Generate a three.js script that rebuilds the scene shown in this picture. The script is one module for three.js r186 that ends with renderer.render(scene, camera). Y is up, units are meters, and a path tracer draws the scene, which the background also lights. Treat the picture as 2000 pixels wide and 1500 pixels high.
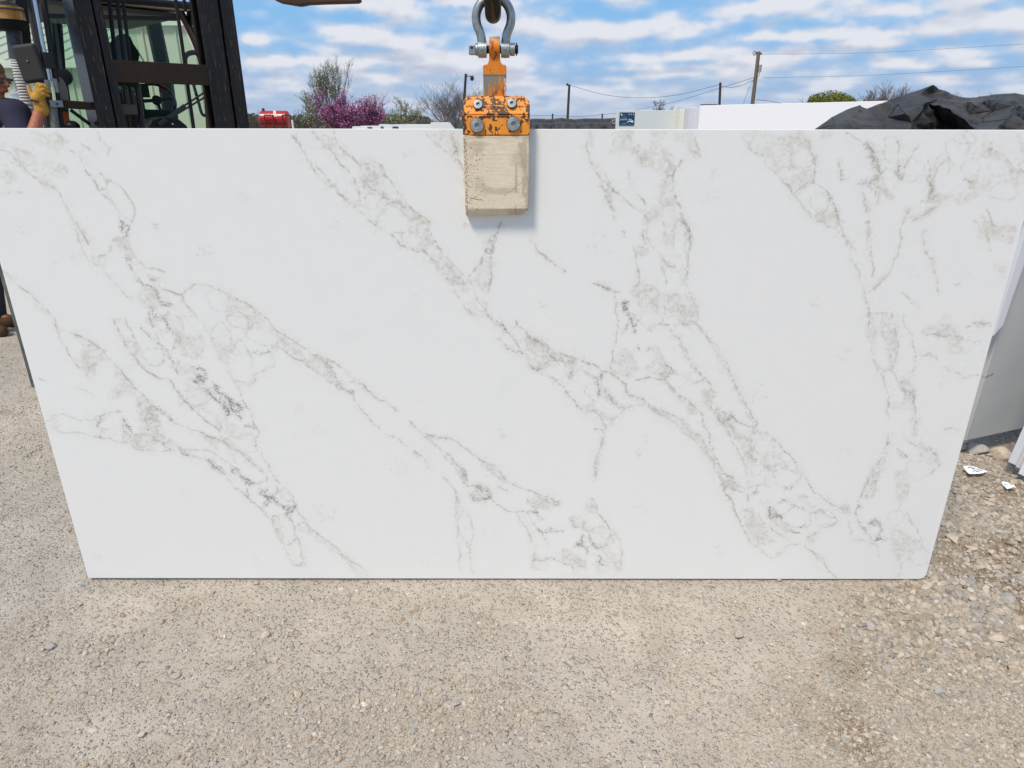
import * as THREE from 'three';
import { RoundedBoxGeometry } from 'three/addons/geometries/RoundedBoxGeometry.js';
import { MarchingCubes } from 'three/addons/objects/MarchingCubes.js';
import { mergeGeometries, mergeVertices } from 'three/addons/utils/BufferGeometryUtils.js';

// ---------------------------------------------------------------- camera, light, exposure
const EYE = 1.653, F = 1312.6, PITCH = Math.atan(518 / F);
const scene = new THREE.Scene();
const camera = new THREE.PerspectiveCamera(2 * Math.atan(750 / F) * 180 / Math.PI, 4 / 3, 0.05, 1500);
camera.position.set(0, EYE, 0);
camera.rotation.x = -PITCH;
const renderer = new THREE.WebGLRenderer();
renderer.toneMapping = THREE.LinearToneMapping;
renderer.toneMappingExposure = 1.0;
renderer.shadowMap.enabled = true;
const SUN = new THREE.Vector3(-0.31, 0.83, 0.46).normalize();
const sun = new THREE.DirectionalLight(0xfff1de, 3.35);
sun.name = 'sun';
sun.position.copy(SUN).multiplyScalar(60);
sun.shadow.radius = 25;
sun.castShadow = true;
Object.assign(sun.shadow.camera, { left: -40, right: 40, top: 40, bottom: -40, near: 1, far: 160 });
scene.add(sun, sun.target);

// ---------------------------------------------------------------- small helpers
let seed = 7;
const rnd = () => { seed = (seed + 0x6d2b79f5) | 0; let t = Math.imul(seed ^ (seed >>> 15), 1 | seed); t = (t + Math.imul(t ^ (t >>> 7), 61 | t)) ^ t; return ((t ^ (t >>> 14)) >>> 0) / 4294967296; };
const rr = (a, b) => a + (b - a) * rnd();
const sstep = (a, b, x) => { const t = Math.min(1, Math.max(0, (x - a) / (b - a))); return t * t * (3 - 2 * t); };
const clamp = (x, a = 0, b = 1) => Math.min(b, Math.max(a, x));
const mixn = (a, b, t) => a + (b - a) * t;
const V3 = (x, y, z) => new THREE.Vector3(x, y, z);
const HASH = new Float32Array(65536); { seed = 99; for (let i = 0; i < 65536; i++) HASH[i] = rnd(); seed = 7; }
const hash2 = (x, y) => HASH[((x * 73) ^ (y * 1237) ^ ((x * y) & 511)) & 65535];
function noise2(x, y) {
  const ix = Math.floor(x), iy = Math.floor(y), fx = x - ix, fy = y - iy, u = fx * fx * (3 - 2 * fx), v = fy * fy * (3 - 2 * fy);
  const a = hash2(ix, iy), b = hash2(ix + 1, iy), c = hash2(ix, iy + 1), d = hash2(ix + 1, iy + 1);
  return a + (b - a) * u + (c - a) * v + (a - b - c + d) * u * v;
}
function fbm(x, y, n = 4) { let s = 0, a = 0.5, t = 0; for (let i = 0; i < n; i++) { s += a * noise2(x, y); t += a; a *= 0.5; x = x * 2.03 + 17.3; y = y * 2.03 + 9.1; } return s / t; }
function cells(x, y) { // distance between the nearest and second nearest of scattered points
  const ix = Math.floor(x), iy = Math.floor(y); let a = 9, b = 9;
  for (let j = -1; j <= 1; j++) for (let i = -1; i <= 1; i++) { const dx = ix + i + hash2(ix + i + 7, iy + j + 3) - x, dy = iy + j + hash2(ix + i + 131, iy + j + 57) - y, d = dx * dx + dy * dy; if (d < a) { b = a; a = d; } else if (d < b) b = d; }
  return Math.sqrt(b) - Math.sqrt(a);
}
// a pixel of the 2000 x 1500 photograph, at a distance d in front of the camera, as a point of the yard
function at(px, py, d) {
  const vx = (px - 1000) / F, vy = (750 - py) / F, c = Math.cos(PITCH), s = Math.sin(PITCH), t = d / (c + vy * s);
  return V3(vx * t, EYE + (vy * c - s) * t, -d);
}
const taken = {};
function numbered(n) { const k = taken[n] = (taken[n] ?? -1) + 1; return k ? n + '_' + String(k).padStart(3, '0') : n; }
function tag(o, label, category, group, kind) { Object.assign(o.userData, label && { label }, category && { category }, group && { group }, kind && { kind }); return o; }
function thing(name, label, category, group) { const g = new THREE.Group(); g.name = numbered(name); scene.add(g); return tag(g, label, category, group); }
function mesh(name, geo, mat, parent) { const m = new THREE.Mesh(geo, mat); m.name = parent ? name : numbered(name); m.castShadow = m.receiveShadow = true; (parent ?? scene).add(m); return m; }
const M = (c, roughness = 0.7, metalness = 0, more = {}) => new THREE.MeshStandardMaterial({ color: c, roughness, metalness, ...more });
const P = (c, roughness, metalness, more = {}) => new THREE.MeshPhysicalMaterial({ color: c, roughness, metalness, ...more });
function box(w, h, d, x = 0, y = 0, z = 0, r = 0) { const g = r ? new RoundedBoxGeometry(w, h, d, 2, r) : new THREE.BoxGeometry(w, h, d); g.translate(x, y, z); return g; }
function cyl(a, b, r, r2 = r, n = 14) {
  const d = b.clone().sub(a), g = new THREE.CylinderGeometry(r2, r, d.length(), n);
  g.applyQuaternion(new THREE.Quaternion().setFromUnitVectors(V3(0, 1, 0), d.clone().normalize()));
  const m = a.clone().add(b).multiplyScalar(0.5); g.translate(m.x, m.y, m.z); return g;
}
function bar(a, b, w, t) { // a flat bar from a to b
  const d = b.clone().sub(a), g = new THREE.BoxGeometry(w, d.length(), t);
  g.applyQuaternion(new THREE.Quaternion().setFromUnitVectors(V3(0, 1, 0), d.clone().normalize()));
  const m = a.clone().add(b).multiplyScalar(0.5); g.translate(m.x, m.y, m.z); return g;
}
const tube = (pts, r, seg = 40, n = 12, closed = false) => new THREE.TubeGeometry(new THREE.CatmullRomCurve3(pts, closed), seg, r, n, closed);
const merge = (list) => mergeGeometries(list.map((g) => { const h = g.index ? g.toNonIndexed() : g.clone(); for (const k of Object.keys(h.attributes)) if (!['position', 'normal', 'uv'].includes(k)) h.deleteAttribute(k); if (!h.attributes.uv) h.setAttribute('uv', new THREE.BufferAttribute(new Float32Array(h.attributes.position.count * 2), 2)); return h; }));
function shapeOf(pts) { const s = new THREE.Shape(); pts.forEach(([x, y], i) => i ? s.lineTo(x, y) : s.moveTo(x, y)); s.closePath(); return s; }
const extrude = (shape, depth, bevel = 0.002, seg = 1) => new THREE.ExtrudeGeometry(shape, { depth: depth - 2 * bevel, bevelEnabled: bevel > 0, bevelThickness: bevel, bevelSize: bevel, bevelOffset: -bevel, bevelSegments: seg, curveSegments: 10 }).translate(0, 0, bevel);
function planarUV(g, f) { const p = g.attributes.position, u = new Float32Array(p.count * 2); for (let i = 0; i < p.count; i++) { const [a, b] = f(p.getX(i), p.getY(i), p.getZ(i)); u[2 * i] = a; u[2 * i + 1] = b; } g.setAttribute('uv', new THREE.BufferAttribute(u, 2)); return g; }
function canvasTex(w, h, draw, srgb = true) {
  const c = document.createElement('canvas'); c.width = w; c.height = h; draw(c.getContext('2d'), w, h);
  const t = new THREE.CanvasTexture(c); if (srgb) t.colorSpace = THREE.SRGBColorSpace; t.wrapS = t.wrapT = THREE.RepeatWrapping; return t;
}
// a texture worked out pixel by pixel; f returns [r, g, b] in 0..255
function pixelTex(w, h, f, srgb = true) {
  const d = new Uint8Array(w * h * 4);
  for (let y = 0, i = 0; y < h; y++) for (let x = 0; x < w; x++, i += 4) { const c = f(x, y); d[i] = clamp(c[0], 0, 255); d[i + 1] = clamp(c[1], 0, 255); d[i + 2] = clamp(c[2], 0, 255); d[i + 3] = 255; }
  const t = new THREE.DataTexture(d, w, h); t.magFilter = t.minFilter = THREE.LinearFilter; t.wrapS = t.wrapT = THREE.RepeatWrapping; if (srgb) t.colorSpace = THREE.SRGBColorSpace; t.needsUpdate = true; return t;
}
const mixc = (a, b, t) => [mixn(a[0], b[0], t), mixn(a[1], b[1], t), mixn(a[2], b[2], t)];

// ---------------------------------------------------------------- sky: clear air with broken low cumulus, thicker to the east
{
  const W = 3072, H = 1536, data = new Float32Array(W * H * 4);
  const puffs = [[1140, 62, 55, 17], [1090, 68, 30, 9], [1270, 60, 75, 18], [1330, 66, 30, 12], [700, 74, 62, 14], [770, 88, 40, 9], [660, 62, 25, 8], [735, 12, 80, 20], [640, 2, 40, 10], [498, 80, 24, 9], [566, 174, 26, 5], [545, 118, 60, 10], [900, 4, 60, 14],
    [1560, 72, 130, 9], [1740, 62, 90, 12], [1690, 90, 60, 7], [1880, 128, 70, 7], [1340, 112, 40, 8], [1250, 136, 42, 6], [1480, 20, 60, 14], [40, 14, 60, 20], [170, 20, 50, 16], [1950, 40, 60, 10], [735, 148, 24, 4], [700, 150, 14, 4]].map(([px, py, rx, ry]) => {
    const v = at(px, py, 1).sub(camera.position).normalize();
    return [Math.atan2(v.x, -v.z), Math.asin(v.y), rx / F, ry / F];
  });
  const dens = (az, el) => {
    const y = Math.sin(el) + 0.17, k = 1.35 / y, x = Math.sin(az) * Math.cos(el) * k, z = -Math.cos(az) * Math.cos(el) * k;
    const big = fbm(x * 0.22 + 40, z * 0.22 + 11, 2);
    const cover = 0.54 - 0.16 * (big - 0.45) + 0.045 * sstep(0.05, -0.3, az) * sstep(-1.4, -0.8, az) - 0.012 * sstep(0.1, 0.5, az) * sstep(1.6, 1.0, az);
    let d = (0.5 * fbm(x * 1.0 + 13, z * 1.0 + 5, 6) + 0.5 * fbm(x * 3.1 + 31, z * 3.1 + 8, 5) - cover) * 3.2 + 0.9 * (fbm(az * 30 + 5, el * 52 + 3, 4) - 0.5);
    if (Math.abs(az) < 0.9 && el < 0.3) for (const [a, e, ra, re] of puffs) {
      const u = (az - a) / ra, w = (el - e) / re * (el < e ? 1.7 : 1), q = u * u + w * w;
      if (q < 3) d += 0.85 * Math.exp(-q * 1.1) * (0.2 + 1.5 * fbm(az * 80 + a * 31, el * 120, 4));
    }
    return d;
  };
  const hor = [0.38, 0.51, 0.71], mid = [0.25, 0.51, 0.84], high = [0.14, 0.33, 0.70];
  for (let row = 0; row < H; row++) {
    const el = ((row + 0.5) / H - 0.5) * Math.PI;
    for (let col = 0; col < W; col++) {
      const i = (row * W + col) * 4;
      data[i + 3] = 1;
      if (el < 0) { data[i] = 0.34; data[i + 1] = 0.31; data[i + 2] = 0.28; continue; }
      const t = ((col + 0.5) / W - 0.5) * 2 * Math.PI, az = Math.atan2(Math.cos(t), -Math.sin(t));
      const a = sstep(0, 0.125, el), b = sstep(0.1, 0.9, el);
      const d0 = dens(az, el), up = dens(az, el + 0.014 + el * 0.03);
      const tx = fbm(az * 34 + 3, el * 120 + 7, 4), veil = (0.32 + 0.26 * tx + 0.12 * sstep(0.05, 0.45, az) * sstep(1.7, 1.0, az)) * sstep(-0.45, 0.4, d0 + 0.1) * (1 - 0.4 * b);
      const alpha = clamp(sstep(-0.16, 0.60, d0) * 0.66 + veil, 0, 0.94) * (0.45 + 0.55 * sstep(0.0, 0.06, el));
      const lit = clamp(1 - 0.85 * clamp(up * 1.15 + 0.12) + 0.25 * sstep(0.1, 0.6, d0 - up) + 0.9 * (tx - 0.5));
      const glow = 1 + 0.35 * Math.exp(-((az + 2.32) ** 2 + (el - 0.92) ** 2) * 1.3);
      for (let c = 0; c < 3; c++) {
        const clear = mixn(mixn(hor[c], mid[c], a), high[c], b), lo = [0.50, 0.55, 0.68][c], hi = [0.80, 0.81, 0.86][c];
        data[i + c] = mixn(clear, mixn(lo, hi, lit), alpha) * glow;
      }
    }
  }
  const t = new THREE.DataTexture(data, W, H, THREE.RGBAFormat, THREE.FloatType);
  t.mapping = THREE.EquirectangularReflectionMapping; t.magFilter = THREE.LinearFilter; t.needsUpdate = true;
  scene.background = t; scene.environment = t;
}

// ---------------------------------------------------------------- ground
const coarse = (x, d) => sstep(0.62, 1.42, x - 0.85 * (d - 1.5) + 0.6 * (fbm(x * 1.7 + 5, d * 1.7, 3) - 0.5)) * (d > 4.5 ? 0.3 : 1);
function rise(x, d) { return 0.12 * sstep(2.9, 4.0, d) * sstep(0.2, -1.6, x) * (1 - sstep(14, 24, d)); }
function gh(x, z) {
  const d = -z, c = coarse(x, d), near = sstep(14, 6, Math.hypot(x, z));
  let h = rise(x, d);
  if (near > 0) {
    h += near * ((fbm(x * 3.1, z * 3.1, 3) - 0.5) * 0.024 + (fbm(x * 14 + 8, z * 14, 3) - 0.5) * (0.010 + 0.014 * c));
    h += near * (1 - c) * 0.010 * (Math.abs(2 * fbm(x * 1.1 + d * 2.3 + 9, d * 3.1 - x * 0.8, 3) - 1) - 0.3); h += near * c * (fbm(x * 5 + 2, z * 5 + 7, 3) - 0.45) * 0.06;
  }
  const ds = Math.abs(d - 2.126), under = sstep(0.3, 0.05, ds) * sstep(1.75, 1.62, Math.abs(x + 0.02));   // packed flat under the slab
  return mixn(h, 0.007 + 0.2 * h, under);
}
const TILE = 2.0;
const groundMaps = (() => {
  const N = 2048, hgt = new Float32Array(N * N), col = new Float32Array(N * N * 3), ppm = N / TILE;
  for (let y = 0, i = 0; y < N; y++) for (let x = 0; x < N; x++, i++) {
    const u = x / N, v = y / N, wrap = (f) => { const a = f(u, v), b = f(u - 1, v), c = f(u, v - 1), d = f(u - 1, v - 1); return a * (1 - u) * (1 - v) + b * u * (1 - v) + c * (1 - u) * v + d * u * v; };
    const n1 = (i % 1) ? 0 : wrap((a, b) => fbm(a * 26 + 3, b * 26 + 3, 3)), g = HASH[(i * 7919 + (y * 131)) & 65535], g2 = HASH[(i * 104729 + y * 17) & 65535];
    hgt[i] = 0.10 + 0.16 * n1 + 0.10 * g;
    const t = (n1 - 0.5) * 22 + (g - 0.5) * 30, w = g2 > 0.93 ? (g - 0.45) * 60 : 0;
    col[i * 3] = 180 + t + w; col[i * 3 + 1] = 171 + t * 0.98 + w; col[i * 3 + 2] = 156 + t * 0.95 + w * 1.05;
  }
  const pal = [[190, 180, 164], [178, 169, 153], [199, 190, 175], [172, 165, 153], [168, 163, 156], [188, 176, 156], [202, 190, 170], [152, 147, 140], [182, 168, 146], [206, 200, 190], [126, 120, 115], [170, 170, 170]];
  const stamp = (cx, cy, r, asp, ang, c, hh) => {
    const ca = Math.cos(ang), sa = Math.sin(ang), R = Math.ceil(r * 1.3), jag = rnd() * 50;
    for (let dy = -R; dy <= R; dy++) for (let dx = -R; dx <= R; dx++) {
      const a = (dx * ca + dy * sa) / r, b = (-dx * sa + dy * ca) / (r * asp), q = Math.hypot(a, b), an = Math.atan2(b, a), edge = 1 + 0.22 * (noise2(an * 1.6 + jag, jag) - 0.5) * 2;
      if (q > edge) continue;
      const i = (((cy + dy + N) % N) | 0) * N + (((cx + dx + N) % N) | 0), q2 = q / edge, dome = Math.pow(1 - q2 * q2, 0.45);
      hgt[i] = Math.max(hgt[i], 0.16 + hh * dome);
      const k = 0.82, s = (HASH[(i * 31) & 65535] - 0.5) * 12;
      for (let ch = 0; ch < 3; ch++) col[i * 3 + ch] = mixn(col[i * 3 + ch], c[ch] + s, k);
    }
  };
  const cols = (spread) => { const c = pal[(rnd() * rnd() * pal.length) | 0], s = rr(-spread, spread); return [c[0] + s, c[1] + s, c[2] + s]; };
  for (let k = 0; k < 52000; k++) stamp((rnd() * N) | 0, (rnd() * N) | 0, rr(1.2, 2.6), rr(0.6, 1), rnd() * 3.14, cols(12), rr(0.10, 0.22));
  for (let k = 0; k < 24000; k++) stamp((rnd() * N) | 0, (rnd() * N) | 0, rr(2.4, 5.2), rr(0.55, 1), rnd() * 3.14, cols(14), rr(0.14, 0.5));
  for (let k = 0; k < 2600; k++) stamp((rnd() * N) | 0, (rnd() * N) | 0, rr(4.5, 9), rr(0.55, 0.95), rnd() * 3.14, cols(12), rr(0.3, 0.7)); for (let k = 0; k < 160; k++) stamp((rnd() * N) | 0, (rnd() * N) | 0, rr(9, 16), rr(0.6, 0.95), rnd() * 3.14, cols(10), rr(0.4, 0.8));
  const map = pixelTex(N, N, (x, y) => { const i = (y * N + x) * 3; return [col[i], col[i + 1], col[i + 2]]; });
  const bump = pixelTex(N, N, (x, y) => { const v = hgt[y * N + x] * 255; return [v, v, v]; }, false);
  return { map, bump };
})();
{
  const NX = 420, NZ = 400, pos = [], uv = [], col = [], idx = [];
  for (let j = 0; j <= NZ; j++) for (let i = 0; i <= NX; i++) {
    const u = i / NX * 2 - 1, v = j / NZ, x = 3.3 * u + 420 * Math.sign(u) * Math.pow(Math.abs(u), 9), z = 0.6 - (6.2 * v + 560 * Math.pow(v, 11)), y = gh(x, z), d = -z;
    pos.push(x, y, z); uv.push(x / TILE, z / TILE);
    const c = coarse(x, d), n = fbm(x * 2.1 + 31, z * 2.1 + 4, 4), n2 = fbm(x * 0.9 + 3, z * 0.9 + 40, 3), s = 0.90 + 0.16 * n2 + 0.10 * sstep(0.5, 0.66, fbm(x * 4.2 + 17, z * 4.2 + 71, 4)) * (1 - c);
    const dirt = clamp(c * sstep(0.44, 0.60, n) * 0.9 + 0.10 * sstep(0.58, 0.72, fbm(x * 1.3 + 60, z * 1.3 + 8, 4)));
    col.push(...mixc([s, s, s], [0.50, 0.37, 0.245], dirt));
  }
  for (let j = 0; j < NZ; j++) for (let i = 0; i < NX; i++) { const a = j * (NX + 1) + i, b = a + 1, c = a + NX + 1, e = c + 1; idx.push(a, b, c, b, e, c); }
  const g = new THREE.BufferGeometry();
  g.setAttribute('position', new THREE.Float32BufferAttribute(pos, 3)); g.setAttribute('uv', new THREE.Float32BufferAttribute(uv, 2)); g.setAttribute('color', new THREE.Float32BufferAttribute(col, 3)); g.setIndex(idx); g.computeVertexNormals();
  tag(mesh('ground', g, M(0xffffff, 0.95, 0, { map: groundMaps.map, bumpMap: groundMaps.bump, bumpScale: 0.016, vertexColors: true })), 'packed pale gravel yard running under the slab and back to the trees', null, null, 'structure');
}
// loose stones
function stoneGeo(detail, rough, flat = 0.7) {
  const g = mergeVertices(new THREE.IcosahedronGeometry(1, detail).deleteAttribute('uv').deleteAttribute('normal')), p = g.attributes.position, cuts = [];
  for (let k = 0; k < 9; k++) cuts.push([V3(rr(-1, 1), rr(-1, 1), rr(-1, 1)).normalize(), rr(0.42, 0.8)]);
  for (let i = 0; i < p.count; i++) {
    const v = V3().fromBufferAttribute(p, i); v.multiplyScalar(1 + rr(-rough, rough));
    for (const [n, k] of cuts) { const e = v.dot(n) - k; if (e > 0) v.addScaledVector(n, -e * 0.9); }
    p.setXYZ(i, v.x, v.y * flat, v.z);
  }
  return g.toNonIndexed().computeVertexNormals() ?? g;
}
function rock(detail, rough, flat) { const g = stoneGeo(detail, rough, flat); if (!g.attributes.normal) g.computeVertexNormals(); return planarUV(g, (x, y, z) => [x * 0.6 + y * 0.3, z * 0.6 + y * 0.4]); }
const stoneTex = pixelTex(256, 256, (x, y) => { const n = fbm(x / 18, y / 18, 4), g = HASH[(x * 911 + y * 3571) & 65535]; const v = 236 + (n - 0.5) * 60 + (g - 0.5) * 40; return [v, v * 0.985, v * 0.96]; });
const stoneMat = M(0xffffff, 0.95, 0, { map: stoneTex, flatShading: true });
const stonePalette = [[0.53, 0.475, 0.395], [0.48, 0.43, 0.36], [0.58, 0.525, 0.45], [0.45, 0.415, 0.365], [0.54, 0.47, 0.375], [0.62, 0.56, 0.48], [0.46, 0.43, 0.40], [0.52, 0.42, 0.31], [0.68, 0.64, 0.58], [0.34, 0.32, 0.30], [0.44, 0.45, 0.45], [0.40, 0.32, 0.24]];
const stoneColor = () => { const c = stonePalette[(rnd() * (rnd() < 0.72 ? 5 : stonePalette.length)) | 0], s = rr(0.9, 1.12); return new THREE.Color().setRGB(c[0] * s, c[1] * s, c[2] * s); };
const noStone = (x, d) => Math.abs(d - 2.126) < 0.018 && Math.abs(x + 0.02) < 1.61;
{
  const dummy = new THREE.Object3D();
  const scatter = (name, label, count, geo, place, dark = 0) => {
    const im = new THREE.InstancedMesh(geo, stoneMat, count); im.name = numbered(name); im.castShadow = im.receiveShadow = true;
    let k = 0, guard = 0;
    while (k < count && guard++ < count * 40) {
      const s = place(); if (!s) continue;
      const [x, d, r, sink] = s;
      dummy.position.set(x, gh(x, -d) + r * sink, -d); dummy.rotation.set(rr(-0.4, 0.4), rnd() * 6.28, rr(-0.4, 0.4)); dummy.scale.set(r * rr(0.75, 1.3), r * rr(0.7, 1.15), r * rr(0.75, 1.2)); dummy.updateMatrix();
      im.setMatrixAt(k, dummy.matrix); const sc = stoneColor(); if (dark) sc.multiplyScalar(dark * rr(0.75, 1.15)); im.setColorAt(k, sc); k++;
    }
    im.count = k; scene.add(im); tag(im, label, null, null, 'stuff');
  };
  const spot = () => { const d = 1.15 + 3.6 * Math.pow(rnd(), 1.5), w = 0.8 * d + 0.7, x = rr(-w, w); if (d > 2.2 && x > -1.5 && x < 1.55) return null; if (noStone(x, d)) return null; return [x, d]; };
  for (let v = 0; v < 3; v++) {
    const g1 = rock(0, 0.12, 0.75), g2 = rock(1, 0.10, 0.75), g3 = rock(1, 0.13, 0.7);
    scatter('gravel', ['finest grit strewn over the packed yard', 'small grit lying loose all over the yard', 'small crushed grit over the yard floor'][v], 52000, g1, () => { const p = spot(); if (!p) return null; const [x, d] = p; if (rnd() > 0.2 + 0.9 * sstep(0.42, 0.66, fbm(x * 3.4 + 9, d * 3.4, 3)) + 0.5 * coarse(x, d)) return null; return [x, d, rr(0.0012, 0.0032) * (rnd() < 0.12 ? 1.5 : 1), 0.15]; });
    scatter('gravel', ['loose pea gravel scattered in drifts over the yard', 'pea gravel scattered thinly over packed ground', 'pale pea gravel scattered over the yard'][v], 7500, g2, () => { const p = spot(); if (!p) return null; const [x, d] = p; if (rnd() > 0.12 + 0.75 * sstep(0.45, 0.7, fbm(x * 2.6 + 29, d * 2.6, 3)) + 1.2 * coarse(x, d)) return null; return [x, d, 0.003 + 0.0075 * Math.pow(rnd(), 2.4), 0.16]; });
    scatter('gravel', ['coarse crushed limestone heaped at the right of the slab', 'coarse broken limestone beside the right slab edge', 'coarse pale crushed stone at the right'][v], 15000, g3, () => { const d = 1.15 + 3.0 * rnd(), x = rr(0.4, 1.0 * d + 0.9); if (noStone(x, d) || (d > 2.2 && x < 1.5)) return null; if (rnd() > Math.pow(coarse(x, d), 1.3) * (0.35 + 0.65 * sstep(1.35, 1.9, d)) * (0.35 + 0.9 * sstep(0.3, 0.55, fbm(x * 2.1 + 31, -d * 2.1 + 4, 4) < 0.52 ? 1 : 0.1))) return null; return [x, d, 0.003 + (0.004 + 0.0135 * sstep(1.45, 1.9, d)) * Math.pow(rnd(), 3.4), 0.15]; }, 0.93);
  }
}
// the stones one can point at
{
  const kinds = [rock(2, 0.06, 0.8), rock(2, 0.08, 0.65), rock(2, 0.05, 0.9)];
  const groundAt = (px, py) => { let lo = 0.8, hi = 6; for (let k = 0; k < 40; k++) { const d = (lo + hi) / 2, p = at(px, py, d); if (p.y > gh(p.x, p.z)) lo = d; else hi = d; } return at(px, py, lo); };
  const mats = [[0.58, 0.50, 0.40], [0.52, 0.46, 0.39], [0.62, 0.55, 0.45], [0.46, 0.44, 0.42], [0.54, 0.44, 0.33]].map((c) => new THREE.MeshStandardMaterial({ color: new THREE.Color().setRGB(...c), map: stoneTex, roughness: 0.95, flatShading: true }));
  const stone = (px, py, rpx, label, group) => {
    const p = groundAt(px, py), zc = -p.z * Math.cos(PITCH) + (EYE - p.y) * Math.sin(PITCH), r = rpx / F * zc;
    const m = mesh('stone', kinds[(rnd() * 3) | 0], mats[(rnd() * mats.length) | 0]); m.position.set(p.x, p.y + r * 0.32, p.z); m.rotation.set(rr(-0.3, 0.3), rnd() * 6.28, rr(-0.3, 0.3)); m.scale.set(r * rr(0.9, 1.2), r * rr(0.75, 0.95), r * rr(0.8, 1.1));
    tag(m, label, 'stone', group);
  };
  const yard = 'lone stones on the packed ground', heap = 'larger stones among the crushed limestone';
  const own = { 519: 'rounded pale stone alone below the left third of the slab', 343: 'rounded stone in a small hollow toward the lower left', 98: 'stone among crumbled dirt close to the left edge', 890: 'small round stone near the bottom, straight below the clamp', 1048: 'flat oval stone near the bottom just right of the clamp line', 1440: 'isolated pale stone a little below the right third of the slab', 776: 'left stone of a close pair just under the slab middle', 810: 'right stone of a close pair just under the slab middle', 413: 'small stone hugging the slab foot left of the middle',
    1965: 'biggest pale lump at the right edge, level with the slab foot', 1945: 'second big lump at the right edge, lower than the biggest', 1990: 'lump at the right edge between the two biggest ones', 1835: 'broken lump lowest of the crushed stone toward the bottom right', 1860: 'pale lump beside the slab right edge halfway up the gravel', 1830: 'pale lump just right of the chipped slab corner' };
  for (const [x, y, r] of [[519, 1243, 9], [413, 1160, 8], [776, 1187, 8], [810, 1192, 8], [343, 1323, 10], [452, 1307, 7], [582, 1360, 8], [890, 1376, 10], [1048, 1388, 9], [235, 1202, 6], [98, 1265, 12], [317, 1215, 7], [275, 1437, 8], [682, 1163, 7], [721, 1238, 6], [1440, 1240, 12], [500, 1140, 6], [190, 1298, 8], [660, 1485, 9]])
    stone(x, y, r, own[x] ?? 'small loose stone lying on the packed ground before the slab', own[x] ? undefined : yard);
  for (const [x, y, r] of [[1965, 1175, 17], [1945, 1250, 15], [1990, 1215, 12], [1830, 1205, 10], [1900, 1075, 10], [1935, 1080, 8], [1860, 1055, 12], [1880, 955, 9], [1915, 1110, 9], [1805, 1255, 9], [1835, 1350, 12], [1730, 1310, 10], [1670, 1250, 9], [1985, 1055, 10], [1770, 1260, 9], [1980, 1310, 12], [1925, 1010, 9], [1520, 1135, 7]])
    stone(x, y, r, own[x] ?? 'middling broken limestone lump among the crushed stone at the right', own[x] ? undefined : heap);
  stone(1907, 884, 21, 'big brown limestone rock under the grey slab corner, left of two'); stone(1957, 893, 22, 'big tan limestone rock touching the white slab ends at the right edge');
  stone(1878, 878, 11, 'small pale rock pile stone directly beside the big brown rock');
}

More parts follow.
